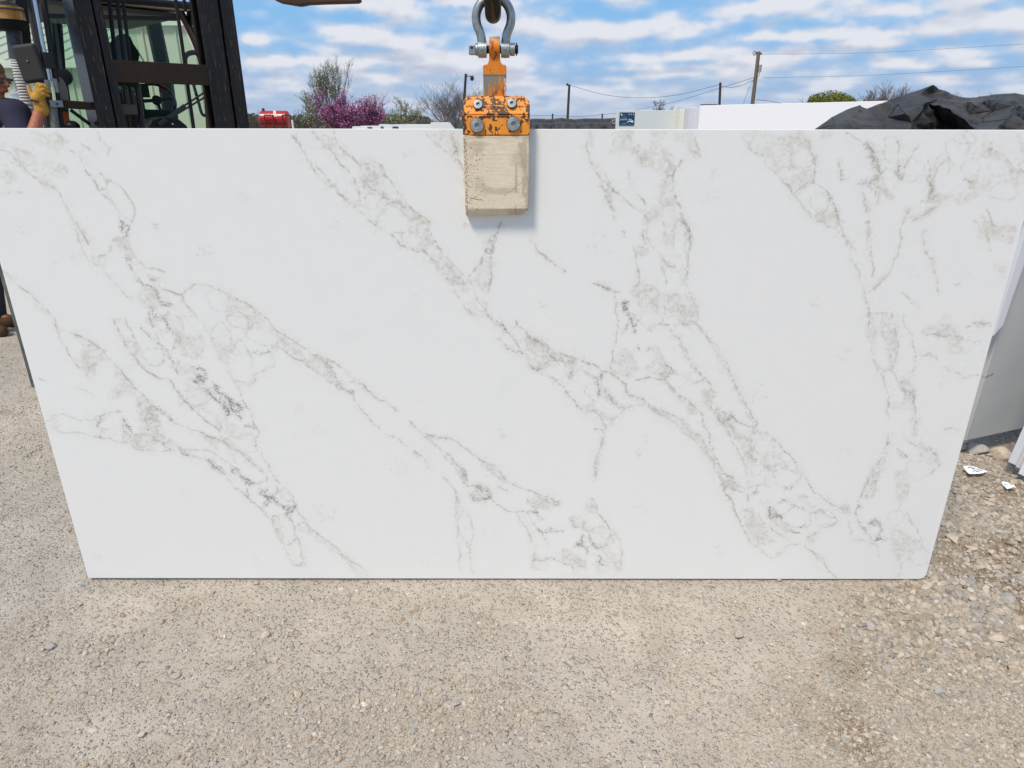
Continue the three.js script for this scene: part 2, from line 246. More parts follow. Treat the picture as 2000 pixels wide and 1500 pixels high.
// ---------------------------------------------------------------- the quartz slab with its veins
const SLAB_D = 2.116, SLAB_W = 3.2, SLAB_H = 1.607, SLAB_X = -0.02, SLAB_Y = 0.018;
const slabMap = (() => {
  const W = 2048, H = 1028, sx = W / SLAB_W, sy = H / SLAB_H;
  const toS = (px, py) => { const p = at(px, py, SLAB_D); return [(p.x - SLAB_X + SLAB_W / 2) * sx, H - (p.y - SLAB_Y) * sy]; };
  const mk = () => { const c = document.createElement('canvas'); c.width = W; c.height = H; const g = c.getContext('2d'); g.lineCap = g.lineJoin = 'round'; return g; };
  const gl = mk(), gp = mk(), gd = mk(), gb = mk();
  seed = 4242;
  function wiggle(pts, amp, depth) {
    for (let k = 0; k < depth; k++) { const o = [pts[0]]; for (let i = 1; i < pts.length; i++) { const [a, b] = [pts[i - 1], pts[i]], dx = b[0] - a[0], dy = b[1] - a[1], t = rr(-amp, amp); if (Math.hypot(dx, dy) > 3) o.push([(a[0] + b[0]) / 2 - dy * t, (a[1] + b[1]) / 2 + dx * t]); o.push(b); } pts = o; }
    return pts;
  }
  const pairs = (n) => { const o = []; for (let i = 0; i < n.length; i += 2) o.push(toS(n[i], n[i + 1])); return o; };
  function stroke(g, pts, w, a) { for (let i = 1; i < pts.length; i++) { g.globalAlpha = clamp(a * rr(0.45, 1.15)); g.lineWidth = w * rr(0.6, 1.35); g.beginPath(); g.moveTo(...pts[i - 1]); g.lineTo(...pts[i]); g.stroke(); } }
  const L = (a, ...n) => { const p = wiggle(pairs(n), 0.13, 4); stroke(gl, p, 1.9, a); gl.globalAlpha = 1; if (rnd() < 0.75) { const off = rr(-7, 7); stroke(gl, p.map(([x, y], i) => [x + off * Math.sin(i / p.length * 3.1), y + off * 0.6 * Math.sin(i / p.length * 3.1)]), 1.1, a * 0.35); } for (let i = 2; i < p.length - 1; i += 1) if (rnd() < 0.035) { const t = rnd() * 6.28, l = rr(5, 16); stroke(gl, wiggle([p[i], [p[i][0] + Math.cos(t) * l, p[i][1] + Math.sin(t) * l]], 0.25, 3), 1.1, a * 0.6); } };
  const D = (a, ...n) => { const p = wiggle(pairs(n), 0.2, 4); stroke(gd, p, 2.1, a * 0.8); gp.globalAlpha = a * 0.4; gp.lineWidth = 11; gp.beginPath(); p.forEach((q, i) => i ? gp.lineTo(...q) : gp.moveTo(...q)); gp.stroke(); for (const [x, y] of p) for (let k = 0; k < 3; k++) { const ox = (rnd() + rnd() - 1) * 9, oy = (rnd() + rnd() - 1) * 9; gd.globalAlpha = a * rr(0.15, 0.6); gd.beginPath(); gd.ellipse(x + ox, y + oy, rr(0.6, 2.2), rr(0.6, 1.8), rnd() * 3, 0, 6.3); gd.fill(); } };
  const PT = (a, ...n) => { const p = wiggle([...pairs(n), toS(n[0], n[1])], 0.10, 3); gp.globalAlpha = a; gp.beginPath(); p.forEach((q, i) => i ? gp.lineTo(...q) : gp.moveTo(...q)); gp.fill(); if (rnd() < 0.8) stroke(gl, p, 1.2, a * 0.42); };
  const C = (a, x, y, rx, ry, rot = 0) => { const p = []; for (let k = 0; k <= 18; k++) { const t = k / 18 * 6.283, q = 1 + 0.12 * Math.sin(t * 3 + x) + 0.07 * Math.sin(t * 5 + y), ex = Math.cos(t) * rx * q, ey = Math.sin(t) * ry * q; p.push(toS(x + ex * Math.cos(rot) - ey * Math.sin(rot), y + ex * Math.sin(rot) + ey * Math.cos(rot))); } stroke(gl, wiggle(p, 0.12, 2), 1.3, a); gb.globalAlpha = 0.85; gb.beginPath(); p.forEach((q, i) => i ? gb.lineTo(...q) : gb.moveTo(...q)); gb.fill(); };
  const S = (x, y, r, a = 0.4) => { for (let k = 0; k < 16; k++) { const [cx, cy] = toS(x + rr(-r, r), y + rr(-r, r)); if (rnd() < 0.5) stroke(gl, wiggle([[cx, cy], [cx + rr(-9, 9), cy + rr(-6, 6)]], 0.4, 3), 1.1, a * rr(0.4, 1)); else { gl.globalAlpha = a * rr(0.3, 0.9); gl.beginPath(); gl.arc(cx, cy, rr(0.6, 1.6), 0, 6.3); gl.fill(); } } };
  // upper left
  L(.5, -40, 285, 0, 295, 20, 299, 28, 312, 40, 322, 55, 340, 80, 360, 100, 366, 115, 376, 124, 397, 137, 420, 150, 440, 163, 460, 172, 478); L(.35, 145, 437, 152, 460, 155, 475, 165, 495, 172, 510, 190, 520, 205, 530, 215, 545, 230, 560, 245, 578, 258, 588); L(.35, 100, 262, 115, 268, 130, 280);
  L(.45, 135, 295, 150, 305, 160, 315, 170, 340, 183, 355, 190, 372, 205, 385, 222, 400, 232, 418, 236, 432); L(.4, 208, 365, 208, 356, 213, 354, 225, 360, 245, 380, 258, 400, 263, 420, 258, 433, 250, 443); L(.3, 208, 365, 200, 368, 195, 378, 207, 390); L(.25, 155, 280, 170, 290, 182, 303); L(.3, 190, 330, 200, 345, 208, 356); L(.3, 190, 260, 195, 275, 212, 290, 210, 305);
  D(.7, 234, 432, 240, 436, 236, 445, 237, 455); D(.6, 247, 440, 250, 446, 246, 455, 246, 463); L(.4, 222, 468, 216, 480, 216, 490, 210, 497, 195, 500, 192, 508, 200, 520); PT(.5, 228, 465, 242, 465, 255, 485, 262, 502, 250, 508, 240, 490, 225, 480);
  D(.6, 246, 505, 252, 510, 252, 518); L(.5, 262, 502, 275, 515, 285, 527, 300, 525, 315, 530, 322, 535); L(.6, 251, 518, 258, 530, 270, 545, 280, 557, 290, 560); D(.75, 293, 543, 300, 547, 305, 545); D(.55, 285, 557, 295, 560, 303, 565, 305, 575, 310, 590, 318, 598); D(.5, 318, 598, 325, 593, 335, 597); D(.4, 265, 548, 275, 553, 282, 562);
  L(.75, 306, 558, 320, 567, 335, 571, 353, 576); L(.5, 353, 576, 366, 565, 385, 555, 400, 560, 425, 567, 450, 580, 470, 590, 490, 600, 507, 607); L(.5, 353, 576, 358, 592, 370, 605, 385, 622); L(.55, 306, 570, 312, 588, 322, 600, 336, 595); L(.45, 5, 530, 20, 540, 30, 555, 50, 570, 70, 588, 90, 605, 105, 620);
  PT(.5, 0, 335, 28, 340, 30, 355, 15, 360, 0, 350); PT(.45, 25, 290, 55, 298, 70, 320, 40, 330, 25, 312); PT(.4, 80, 345, 100, 355, 108, 370, 95, 372, 78, 362); PT(.3, 60, 258, 100, 258, 125, 270, 130, 285, 110, 300, 85, 285, 60, 275); PT(.3, 90, 300, 130, 330, 125, 350, 105, 345, 85, 325); PT(.4, 275, 560, 300, 560, 310, 600, 290, 610, 272, 590); PT(.45, 150, 440, 168, 462, 172, 480, 160, 475); PT(.3, 175, 500, 205, 505, 205, 530, 190, 520);
  S(400, 493, 14, .5); S(50, 310, 45, .5); S(100, 330, 40, .45); S(50, 445, 14, .25); S(145, 507, 12, .3); S(120, 500, 20, .2); S(475, 380, 16, .25); S(300, 440, 6, .3); L(.3, 0, 382, 20, 375, 28, 377, 45, 380);
  // left middle
  L(.5, 75, 600, 95, 612, 107, 625, 112, 650, 125, 675, 135, 695, 150, 715, 165, 730, 177, 742); L(.55, 135, 650, 160, 660, 180, 670, 198, 683, 208, 700, 225, 715, 237, 725, 245, 738, 258, 752, 270, 765, 285, 780, 300, 795, 315, 808, 330, 820, 350, 830, 370, 838, 390, 845, 410, 855, 430, 860);
  PT(.55, 135, 652, 160, 660, 195, 678, 212, 702, 190, 705, 185, 720, 178, 740, 165, 730, 160, 700, 165, 680); PT(.4, 225, 725, 240, 730, 265, 760, 260, 775, 240, 770, 215, 785, 210, 770, 230, 750); PT(.65, 265, 775, 285, 785, 305, 800, 315, 830, 330, 860, 320, 870, 300, 860, 290, 880, 275, 880, 245, 862, 240, 850, 260, 860, 275, 830, 270, 800); PT(.3, 80, 605, 107, 625, 130, 650, 112, 650);
  L(.55, 220, 625, 232, 650, 245, 675, 258, 692, 270, 710, 285, 725, 297, 732); L(.35, 220, 625, 245, 620, 250, 640, 262, 662); PT(.4, 238, 665, 262, 665, 275, 685, 265, 700, 285, 722, 272, 715, 255, 692);
  D(.4, 275, 640, 292, 655, 305, 670, 325, 690, 340, 712, 348, 730); D(.45, 292, 600, 300, 620, 315, 622, 330, 640, 350, 660, 352, 675); D(.4, 300, 640, 292, 625, 290, 610); C(.45, 322, 655, 19, 32, -.4); C(.4, 300, 697, 22, 17, .3); C(.35, 405, 740, 1, 1); L(.4, 352, 675, 340, 680, 330, 690, 318, 708);
  PT(.38, 275, 625, 330, 610, 400, 660, 395, 700, 360, 700, 340, 680); PT(.33, 330, 700, 380, 720, 410, 770, 400, 800, 370, 790, 355, 750); PT(.3, 395, 800, 430, 815, 470, 835, 500, 850, 470, 860, 440, 850); PT(.4, 425, 565, 470, 588, 500, 605, 530, 640, 560, 670, 590, 690, 560, 685, 535, 665, 500, 650, 470, 640, 440, 610); PT(.35, 400, 640, 450, 660, 470, 690, 440, 715, 420, 690);
  C(.45, 465, 627, 22, 15, .4); C(.4, 432, 655, 18, 24, -.4); C(.4, 510, 655, 30, 20, .5); C(.5, 470, 712, 24, 42, -.2); C(.3, 375, 640, 26, 20, .7); C(.3, 430, 590, 30, 18, .5);
  L(.6, 297, 732, 310, 740, 330, 740, 340, 752, 335, 755, 345, 765, 360, 784, 375, 800, 395, 815, 415, 832, 430, 845); D(.5, 345, 765, 355, 775, 362, 785); D(1, 382, 722, 392, 720, 403, 730, 398, 738, 388, 735, 395, 745, 380, 745); D(.8, 385, 735, 378, 747, 388, 748, 402, 738); D(.9, 418, 752, 425, 755, 420, 762, 430, 768, 440, 775, 450, 782); D(1, 400, 760, 408, 765, 412, 775, 425, 785, 440, 795, 450, 805, 445, 812, 440, 812); D(.9, 450, 780, 452, 800, 465, 812, 470, 820); D(.9, 450, 785, 460, 790, 470, 795, 465, 805); D(.7, 436, 795, 448, 808, 442, 800, 430, 775);
  PT(.9, 452, 785, 468, 790, 468, 812, 455, 800); PT(.25, 415, 755, 450, 780, 450, 805, 425, 785); L(.5, 470, 765, 475, 785, 485, 800, 492, 815, 500, 835, 507, 845, 500, 860, 499, 872); D(.7, 478, 833, 488, 833, 497, 837); L(.4, 470, 765, 460, 750, 450, 735, 440, 725); L(.4, 500, 728, 495, 750, 482, 756); L(.4, 540, 682, 530, 680, 532, 700, 538, 715, 515, 725, 502, 730); D(.35, 485, 690, 495, 688, 520, 690, 530, 688); L(.4, 500, 607, 515, 620, 528, 632, 540, 647, 560, 660, 580, 672, 600, 685, 615, 694, 632, 696, 650, 706, 670, 720, 690, 738, 710, 752, 722, 765, 740, 782, 757, 789, 768, 796, 778, 808);
  L(.5, 535, 680, 545, 678, 555, 685, 570, 698, 590, 706, 605, 718, 625, 731, 645, 748, 660, 758, 675, 766, 688, 768); PT(.5, 540, 650, 575, 672, 560, 675, 545, 668); PT(.45, 570, 680, 615, 695, 640, 703, 640, 715, 620, 720, 590, 705); PT(.5, 625, 700, 645, 706, 660, 745, 672, 758, 685, 768, 660, 757, 635, 735); D(.5, 635, 710, 645, 715, 648, 728, 658, 745, 668, 758); D(.5, 675, 762, 690, 765, 685, 770); L(.4, 682, 748, 690, 744, 705, 752, 722, 765); L(.4, 690, 768, 692, 785, 705, 800, 720, 815, 730, 830, 742, 838);
  L(.35, 90, 828, 105, 812, 125, 810, 145, 818, 160, 825, 185, 820); L(.4, 190, 830, 200, 812, 220, 806, 240, 805); L(.4, 90, 828, 105, 845, 115, 845, 150, 845, 180, 853, 200, 857, 225, 862, 250, 865, 275, 880, 295, 881, 340, 884); L(.35, 195, 815, 190, 835, 210, 840, 218, 838); L(.35, 205, 848, 200, 838, 195, 855); D(.75, 242, 822, 250, 835, 255, 836); D(.55, 250, 835, 258, 846); L(.5, 240, 818, 241, 845, 240, 862); PT(.6, 240, 845, 262, 850, 268, 865, 245, 865); PT(.4, 185, 815, 200, 812, 195, 840, 188, 830); PT(.3, 100, 815, 115, 815, 112, 840, 100, 840);
  L(.35, 140, 756, 155, 762, 170, 765, 182, 775); L(.3, 75, 740, 88, 745); S(105, 815, 15, .35); PT(.4, 172, 768, 186, 770, 185, 778);
  PT(.55, 270, 790, 300, 800, 318, 850, 345, 872, 320, 866, 298, 850, 280, 858); L(.5, 300, 860, 320, 870, 340, 880, 350, 875, 362, 890, 368, 890); PT(.8, 350, 873, 360, 880, 368, 892, 355, 888); D(.5, 352, 875, 358, 888, 368, 892); D(.6, 299, 793, 306, 800, 315, 803); L(.5, 318, 805, 330, 812, 337, 822, 325, 815);
  L(.5, 368, 890, 385, 895, 400, 897, 410, 905, 430, 920, 445, 935, 455, 950, 470, 960, 485, 975, 500, 987); PT(.75, 405, 900, 430, 912, 440, 922, 432, 925, 415, 915); D(.65, 405, 898, 415, 908, 430, 925); PT(.5, 436, 925, 450, 932, 448, 940); L(.3, 330, 870, 400, 880, 430, 895, 445, 905, 455, 912); D(1, 455, 917, 462, 915, 468, 925, 475, 935, 480, 942, 493, 945); D(.8, 455, 925, 453, 918, 462, 922); D(.7, 478, 937, 487, 938, 494, 946); PT(.7, 478, 935, 490, 938, 494, 946, 482, 942);
  L(.3, 410, 850, 430, 862, 445, 875, 455, 890, 460, 905); L(.4, 430, 860, 450, 875, 470, 885, 490, 905, 510, 920, 523, 930, 520, 940, 505, 945, 497, 945); PT(.5, 430, 850, 460, 870, 485, 890, 505, 915, 490, 905, 470, 890, 440, 870); PT(.35, 395, 850, 425, 862, 425, 880, 405, 865); L(.4, 497, 850, 500, 875, 512, 893, 525, 908, 535, 930, 545, 945, 560, 955, 572, 970, 578, 990, 590, 1010, 605, 1030, 625, 1048, 650, 1065, 670, 1085, 690, 1100, 718, 1125); PT(.5, 500, 946, 505, 948, 510, 960, 503, 955);
  D(.9, 508, 965, 515, 968, 524, 972); D(.9, 508, 966, 515, 960, 522, 957); D(.9, 518, 971, 530, 972, 532, 965); D(1, 525, 975, 532, 972, 545, 985, 560, 993, 575, 992); D(.9, 560, 993, 565, 1000, 560, 1005, 568, 1015); D(.8, 565, 995, 577, 988, 572, 998, 562, 1000, 555, 992); D(.45, 515, 985, 520, 978, 527, 976, 517, 990); L(.55, 568, 1015, 575, 1030, 573, 1040, 583, 1055, 588, 1075, 592, 1095, 585, 1105, 575, 1105, 562, 1085, 555, 1060); L(.4, 483, 955, 485, 975, 500, 987, 515, 1000, 530, 1015, 535, 1030, 545, 1045, 550, 1060, 560, 1065, 572, 1060, 580, 1050); L(.4, 532, 1010, 545, 1006, 560, 1003); PT(.5, 533, 1008, 543, 1010, 548, 1040, 556, 1058, 550, 1060, 540, 1040); L(.4, 575, 1030, 590, 1022, 598, 1022, 610, 1038, 622, 1048); PT(.45, 580, 1025, 592, 1022, 612, 1043, 600, 1045, 588, 1036); PT(.35, 548, 955, 570, 965, 577, 985, 560, 985, 548, 970); PT(.35, 610, 1045, 660, 1070, 672, 1085, 655, 1085, 625, 1060); L(.3, 660, 1080, 685, 1105, 702, 1126); PT(.25, 665, 1085, 690, 1100, 712, 1126, 700, 1126); D(.5, 540, 953, 541, 965);
  S(580, 800, 10, .35); S(595, 838, 26, .5); S(625, 842, 12, .4); S(775, 905, 14, .5); S(785, 918, 14, .25); S(620, 1000, 14, .35); S(637, 1005, 16, .45); S(362, 965, 12, .25); S(190, 1090, 8, .3); S(360, 1085, 14, .15); S(500, 1098, 8, .2); S(830, 1088, 20, .25); S(690, 655, 14, .15);
  // upper middle band
  L(.4, 569, 265, 578, 275, 585, 287); D(.25, 570, 266, 579, 277, 586, 287); L(.45, 585, 287, 597, 310, 610, 330, 622, 343, 640, 360, 660, 380, 680, 397, 695, 408, 710, 420, 725, 435, 735, 445, 743, 443); L(.35, 605, 312, 620, 330, 635, 350, 655, 365, 675, 390, 700, 405, 705, 400); PT(.4, 640, 358, 660, 370, 690, 402, 735, 430, 742, 445, 720, 432, 680, 396); L(.45, 608, 257, 620, 272, 635, 290, 655, 310, 675, 330, 688, 345, 693, 360, 700, 380, 707, 400); PT(.4, 608, 258, 630, 262, 655, 280, 645, 292, 632, 288, 620, 272); L(.5, 650, 257, 658, 282, 675, 300, 695, 318, 702, 325, 710, 320, 725, 317, 738, 320, 747, 332, 750, 342, 760, 350, 768, 365, 778, 380, 788, 390, 800, 405, 815, 418, 830, 427, 837, 433, 837, 445, 845, 465, 850, 473, 860, 488, 867, 500, 880, 510, 890, 522, 900, 535, 910, 543);
  PT(.55, 702, 325, 725, 317, 745, 330, 750, 345, 742, 370, 755, 385, 740, 390, 725, 380, 710, 370, 700, 345); PT(.55, 755, 388, 785, 390, 815, 420, 835, 430, 835, 460, 845, 475, 840, 485, 825, 490, 815, 470, 800, 455, 798, 430, 785, 410, 755, 400); D(.25, 715, 355, 725, 370, 738, 375, 748, 385, 760, 392); D(.25, 765, 398, 780, 395, 790, 407); C(.4, 767, 432, 31, 26, .2); C(.35, 722, 395, 14, 16); L(.5, 740, 421, 745, 410, 752, 400, 765, 395, 780, 390); L(.55, 760, 455, 775, 470, 795, 485, 815, 493, 825, 490, 835, 497, 845, 508); C(.4, 802, 470, 20, 17, .6); L(.5, 845, 508, 850, 515, 860, 505, 868, 500); PT(.55, 845, 515, 870, 502, 885, 515, 900, 540, 912, 545, 918, 555, 910, 570, 895, 565, 880, 550, 860, 530); D(.3, 870, 515, 885, 535, 900, 545, 905, 560); L(.45, 850, 520, 865, 540, 880, 555, 890, 575, 905, 590, 910, 605, 920, 615); L(.5, 912, 543, 925, 530, 940, 510, 945, 495, 955, 475, 965, 460, 972, 450, 977, 435, 985, 440); PT(.9, 950, 468, 955, 460, 963, 462, 962, 480, 955, 495, 946, 490, 950, 478); D(.4, 948, 490, 955, 495, 960, 485, 963, 470); L(.4, 972, 450, 968, 465, 962, 490, 957, 510, 958, 535, 955, 560, 952, 575); PT(.5, 940, 520, 955, 510, 957, 540, 955, 560, 945, 570, 935, 560, 925, 545); L(.4, 915, 545, 925, 560, 930, 580, 945, 600, 958, 620); C(.3, 932, 600, 18, 14); PT(.35, 835, 260, 885, 258, 893, 290, 900, 320, 890, 310, 870, 290); L(.35, 883, 260, 890, 290, 893, 300, 900, 325, 905, 350, 908, 370); D(.5, 889, 288, 882, 302); D(.35, 892, 310, 898, 320, 902, 323); L(.35, 830, 260, 845, 275, 865, 292, 880, 303); D(.3, 860, 268, 866, 264);
  S(650, 440, 14, .3); S(790, 295, 14, .25); S(910, 440, 6, .35); S(820, 575, 14, .2); S(1060, 600, 18, .35); S(1170, 475, 22, .35);
  // centre
  L(.6, 935, 622, 948, 612, 955, 620, 965, 630, 980, 635, 988, 645, 998, 655, 1007, 668, 1015, 685, 1022, 692); PT(.8, 950, 612, 965, 625, 982, 635, 986, 645, 970, 635); D(.5, 975, 633, 985, 640, 988, 650); L(.4, 910, 603, 920, 612, 928, 617); L(.4, 965, 658, 980, 668, 990, 680, 1005, 688, 1015, 688); PT(.35, 985, 672, 1010, 682, 1012, 690, 990, 682); L(.65, 1005, 625, 1017, 640, 1030, 655, 1045, 665, 1060, 675, 1075, 682, 1100, 693, 1125, 702, 1140, 708, 1160, 712, 1175, 725, 1190, 728); L(.5, 1190, 728, 1200, 735, 1215, 745, 1223, 750, 1224, 770, 1240, 775, 1255, 780); PT(.75, 1025, 658, 1050, 660, 1075, 682, 1100, 692, 1125, 702, 1105, 715, 1085, 700, 1060, 700, 1035, 690, 1030, 680); PT(.65, 1025, 690, 1035, 698, 1060, 705, 1080, 695, 1100, 705, 1085, 715, 1060, 720, 1045, 722, 1035, 715); D(.4, 1032, 658, 1045, 662, 1052, 668); C(.35, 1052, 682, 17, 14); D(.3, 1035, 718, 1050, 722, 1060, 720); D(.3, 1075, 695, 1095, 705, 1115, 703); PT(.7, 1110, 705, 1125, 712, 1140, 725, 1155, 735, 1170, 740, 1165, 750, 1160, 735, 1145, 730, 1130, 720, 1120, 730, 1113, 742, 1108, 730);
  L(.55, 1040, 718, 1076, 737, 1085, 745, 1100, 755, 1112, 775, 1125, 790, 1140, 808); D(.3, 1078, 737, 1088, 745); L(.5, 1120, 722, 1113, 735, 1110, 742); D(.6, 1170, 735, 1175, 730, 1173, 742, 1168, 738); D(.7, 1163, 745, 1168, 752, 1167, 762, 1168, 775); PT(.8, 1170, 755, 1185, 755, 1195, 775, 1210, 795, 1215, 790, 1222, 795, 1210, 797, 1195, 785, 1185, 780, 1170, 778); D(.4, 1180, 758, 1192, 775, 1205, 792, 1216, 795); L(.45, 1145, 755, 1140, 765, 1150, 775, 1158, 782, 1155, 800, 1165, 805, 1175, 820, 1182, 830, 1200, 815, 1215, 800, 1225, 795, 1240, 793); PT(.6, 1150, 785, 1158, 783, 1165, 800, 1185, 805, 1200, 813, 1185, 820, 1175, 815, 1160, 805, 1140, 805); L(.4, 1125, 795, 1140, 797, 1160, 802); L(.5, 1182, 830, 1183, 838, 1165, 838, 1160, 838); D(.35, 1175, 855, 1173, 865, 1172, 875); L(.4, 1178, 842, 1170, 880, 1165, 895, 1162, 915, 1161, 940); PT(.4, 1163, 895, 1168, 890, 1163, 925, 1158, 930); L(.4, 1203, 650, 1201, 670, 1196, 700, 1193, 722); PT(.45, 1200, 690, 1215, 680, 1235, 690, 1250, 720, 1240, 735, 1215, 735, 1195, 730);
  L(.4, 745, 782, 765, 795, 778, 808); D(.3, 800, 822, 806, 830, 810, 835); L(.5, 800, 822, 810, 835, 825, 848, 840, 850, 858, 855, 870, 853, 885, 860, 900, 870, 920, 885, 935, 898, 955, 905, 975, 920, 985, 935, 1000, 945, 1020, 955, 1050, 965, 1075, 972, 1090, 980); D(.7, 857, 855, 865, 854, 872, 857); PT(.4, 822, 846, 842, 850, 858, 855, 845, 860, 828, 858); L(.4, 750, 845, 775, 855, 800, 873, 815, 888, 830, 900, 843, 920); D(.3, 808, 883, 818, 892); L(.4, 825, 852, 840, 860, 860, 880, 880, 892, 895, 912, 905, 925, 912, 940); L(.3, 868, 890, 885, 910, 895, 925); PT(.7, 895, 918, 905, 915, 912, 930, 908, 942, 900, 935); D(.5, 900, 914, 908, 920, 909, 930); PT(.85, 930, 950, 945, 945, 960, 960, 958, 970, 945, 975, 920, 970); D(.75, 930, 950, 938, 948, 934, 956, 945, 958, 958, 962); D(.5, 920, 970, 928, 974, 945, 975, 957, 968); L(.5, 905, 942, 915, 950, 930, 950); L(.5, 920, 975, 940, 978, 958, 972, 970, 985, 985, 995, 1000, 1000, 1020, 998, 1045, 1000, 1055, 1010, 1060, 1017); D(.5, 1040, 1000, 1050, 1001, 1058, 1014); PT(.55, 935, 900, 955, 905, 970, 915, 985, 930, 995, 945, 980, 940, 965, 925, 950, 915); L(.35, 950, 930, 965, 925, 975, 935); D(.3, 970, 950, 980, 954, 990, 960); PT(.7, 1035, 980, 1050, 968, 1070, 975, 1085, 985, 1075, 997, 1060, 992, 1040, 988); D(.4, 1030, 975, 1036, 987, 1050, 995); D(.5, 1080, 977, 1090, 980, 1085, 987, 1095, 982);
  L(.4, 865, 930, 880, 945, 890, 960, 888, 985, 890, 1010, 895, 1025, 893, 1045, 895, 1060, 900, 1085, 902, 1118); L(.4, 890, 962, 900, 990, 905, 1000, 898, 1012, 890, 1015); L(.35, 895, 1040, 910, 1055, 918, 1080, 920, 1110, 925, 1120); PT(.35, 895, 960, 902, 990, 900, 1010, 892, 1005); L(.35, 910, 1000, 920, 1060, 918, 1080); L(.45, 1010, 1002, 1020, 1020, 1030, 1035, 1040, 1060, 1045, 1090, 1040, 1095, 1060, 1095, 1075, 1088, 1090, 1095, 1100, 1100, 1115, 1105, 1122, 1118); L(.35, 1025, 998, 1040, 1020, 1060, 1045, 1070, 1065); D(.55, 1050, 1035, 1070, 1037, 1085, 1038, 1100, 1037); D(.4, 1073, 1037, 1076, 1030, 1080, 1036); PT(.65, 1100, 1070, 1120, 1078, 1130, 1090, 1145, 1095, 1145, 1115, 1135, 1110, 1125, 1118, 1110, 1100, 1098, 1100); PT(.3, 1040, 1085, 1075, 1090, 1070, 1115, 1035, 1115); L(.5, 1155, 970, 1165, 990, 1175, 1010, 1190, 1030, 1205, 1045, 1212, 1070, 1214, 1105); C(.45, 1172, 1047, 20, 20); PT(.4, 1140, 985, 1155, 972, 1165, 1000, 1150, 1000); D(.85, 1137, 1045, 1140, 1060, 1128, 1065, 1142, 1068, 1148, 1080); D(.5, 1122, 1068, 1130, 1060, 1136, 1066); D(.5, 1152, 1045, 1155, 1060, 1168, 1070, 1180, 1066); D(.6, 1165, 1085, 1175, 1090, 1170, 1100, 1180, 1103); PT(.55, 1110, 1010, 1130, 1005, 1145, 1020, 1148, 1040, 1130, 1030, 1115, 1025); D(.3, 1115, 1015, 1120, 1030, 1135, 1028); PT(.5, 1190, 1075, 1208, 1090, 1214, 1115, 1203, 1115, 1195, 1095); PT(.35, 1145, 1030, 1190, 1035, 1205, 1060, 1180, 1075, 1160, 1070); PT(.3, 1155, 1100, 1180, 1075, 1205, 1110, 1170, 1118);
  S(1250, 870, 20, .45); S(1258, 1000, 24, .3); S(950, 1030, 20, .35); S(1100, 918, 18, .25); S(1000, 750, 26, .18); S(820, 790, 20, .2); S(1480, 770, 22, .35); S(1410, 1075, 12, .25); S(1650, 885, 12, .4); S(980, 846, 8, .25); S(1390, 385, 18, .3); S(1395, 340, 8, .3); S(1590, 590, 14, .3); S(1650, 690, 14, .3);
  // right of centre
  PT(.45, 1140, 258, 1158, 258, 1155, 290, 1150, 280, 1145, 268); L(.35, 1145, 275, 1150, 300, 1155, 320, 1165, 340, 1175, 360, 1180, 375, 1188, 395, 1195, 410, 1200, 430); PT(.5, 1150, 310, 1165, 320, 1172, 335, 1165, 338, 1155, 325); PT(.75, 1180, 370, 1190, 380, 1200, 412, 1195, 410, 1185, 390); L(.45, 1195, 370, 1200, 375, 1215, 385, 1230, 400, 1245, 410, 1258, 420, 1265, 430); L(.35, 1195, 375, 1192, 365, 1185, 350, 1178, 338); L(.4, 1225, 330, 1230, 350, 1240, 375, 1250, 385, 1258, 395, 1260, 405); D(.3, 1178, 355, 1186, 358, 1196, 370);
  PT(.5, 1205, 260, 1235, 258, 1235, 280, 1255, 290, 1280, 300, 1305, 290, 1310, 300, 1315, 325, 1318, 332, 1310, 345, 1312, 370, 1320, 390, 1315, 400, 1295, 410, 1285, 425, 1265, 435, 1255, 420, 1275, 405, 1290, 395, 1290, 370, 1288, 340, 1270, 325, 1245, 325, 1240, 300, 1225, 290, 1205, 290, 1188, 300); PT(.4, 1272, 258, 1300, 258, 1285, 275, 1285, 290, 1272, 285); PT(.35, 1312, 258, 1350, 258, 1365, 300, 1345, 290, 1335, 275, 1315, 275); S(1265, 295, 30, .5); S(1215, 275, 20, .5); S(1290, 285, 22, .4); L(.35, 1355, 262, 1365, 295, 1366, 305, 1345, 292); L(.5, 1330, 312, 1318, 330, 1312, 345, 1314, 370, 1320, 392, 1328, 402, 1332, 425, 1340, 440, 1348, 460, 1345, 490, 1342, 520, 1340, 545, 1345, 565, 1355, 585, 1362, 615); D(.4, 1328, 430, 1338, 437, 1345, 458, 1343, 470); D(.35, 1342, 528, 1340, 545); PT(.5, 1330, 430, 1340, 435, 1350, 465, 1342, 455);
  C(.4, 1278, 452, 18, 28); C(.3, 1305, 425, 12, 26); C(.35, 1326, 468, 12, 36); L(.45, 1256, 430, 1256, 450, 1260, 475); L(.45, 1235, 480, 1240, 510, 1247, 540, 1246, 555, 1235, 562); PT(.5, 1240, 480, 1265, 485, 1268, 490, 1255, 505, 1245, 490); L(.4, 1285, 490, 1295, 505, 1305, 520, 1320, 520); PT(.65, 1285, 490, 1300, 510, 1315, 515, 1318, 522, 1303, 522, 1293, 508); PT(.4, 1295, 455, 1318, 460, 1318, 485, 1300, 480); L(.35, 1290, 520, 1300, 540, 1298, 560); L(.35, 1322, 530, 1330, 545, 1340, 555); L(.45, 1035, 468, 1050, 492, 1060, 497, 1075, 510, 1090, 522, 1105, 533); D(.35, 1052, 494, 1060, 498, 1068, 504); L(.55, 1155, 552, 1170, 557, 1185, 563, 1200, 570, 1210, 570); PT(.75, 1172, 558, 1185, 560, 1192, 568, 1180, 565); D(.4, 1175, 560, 1192, 568); D(.25, 1212, 450, 1220, 462);
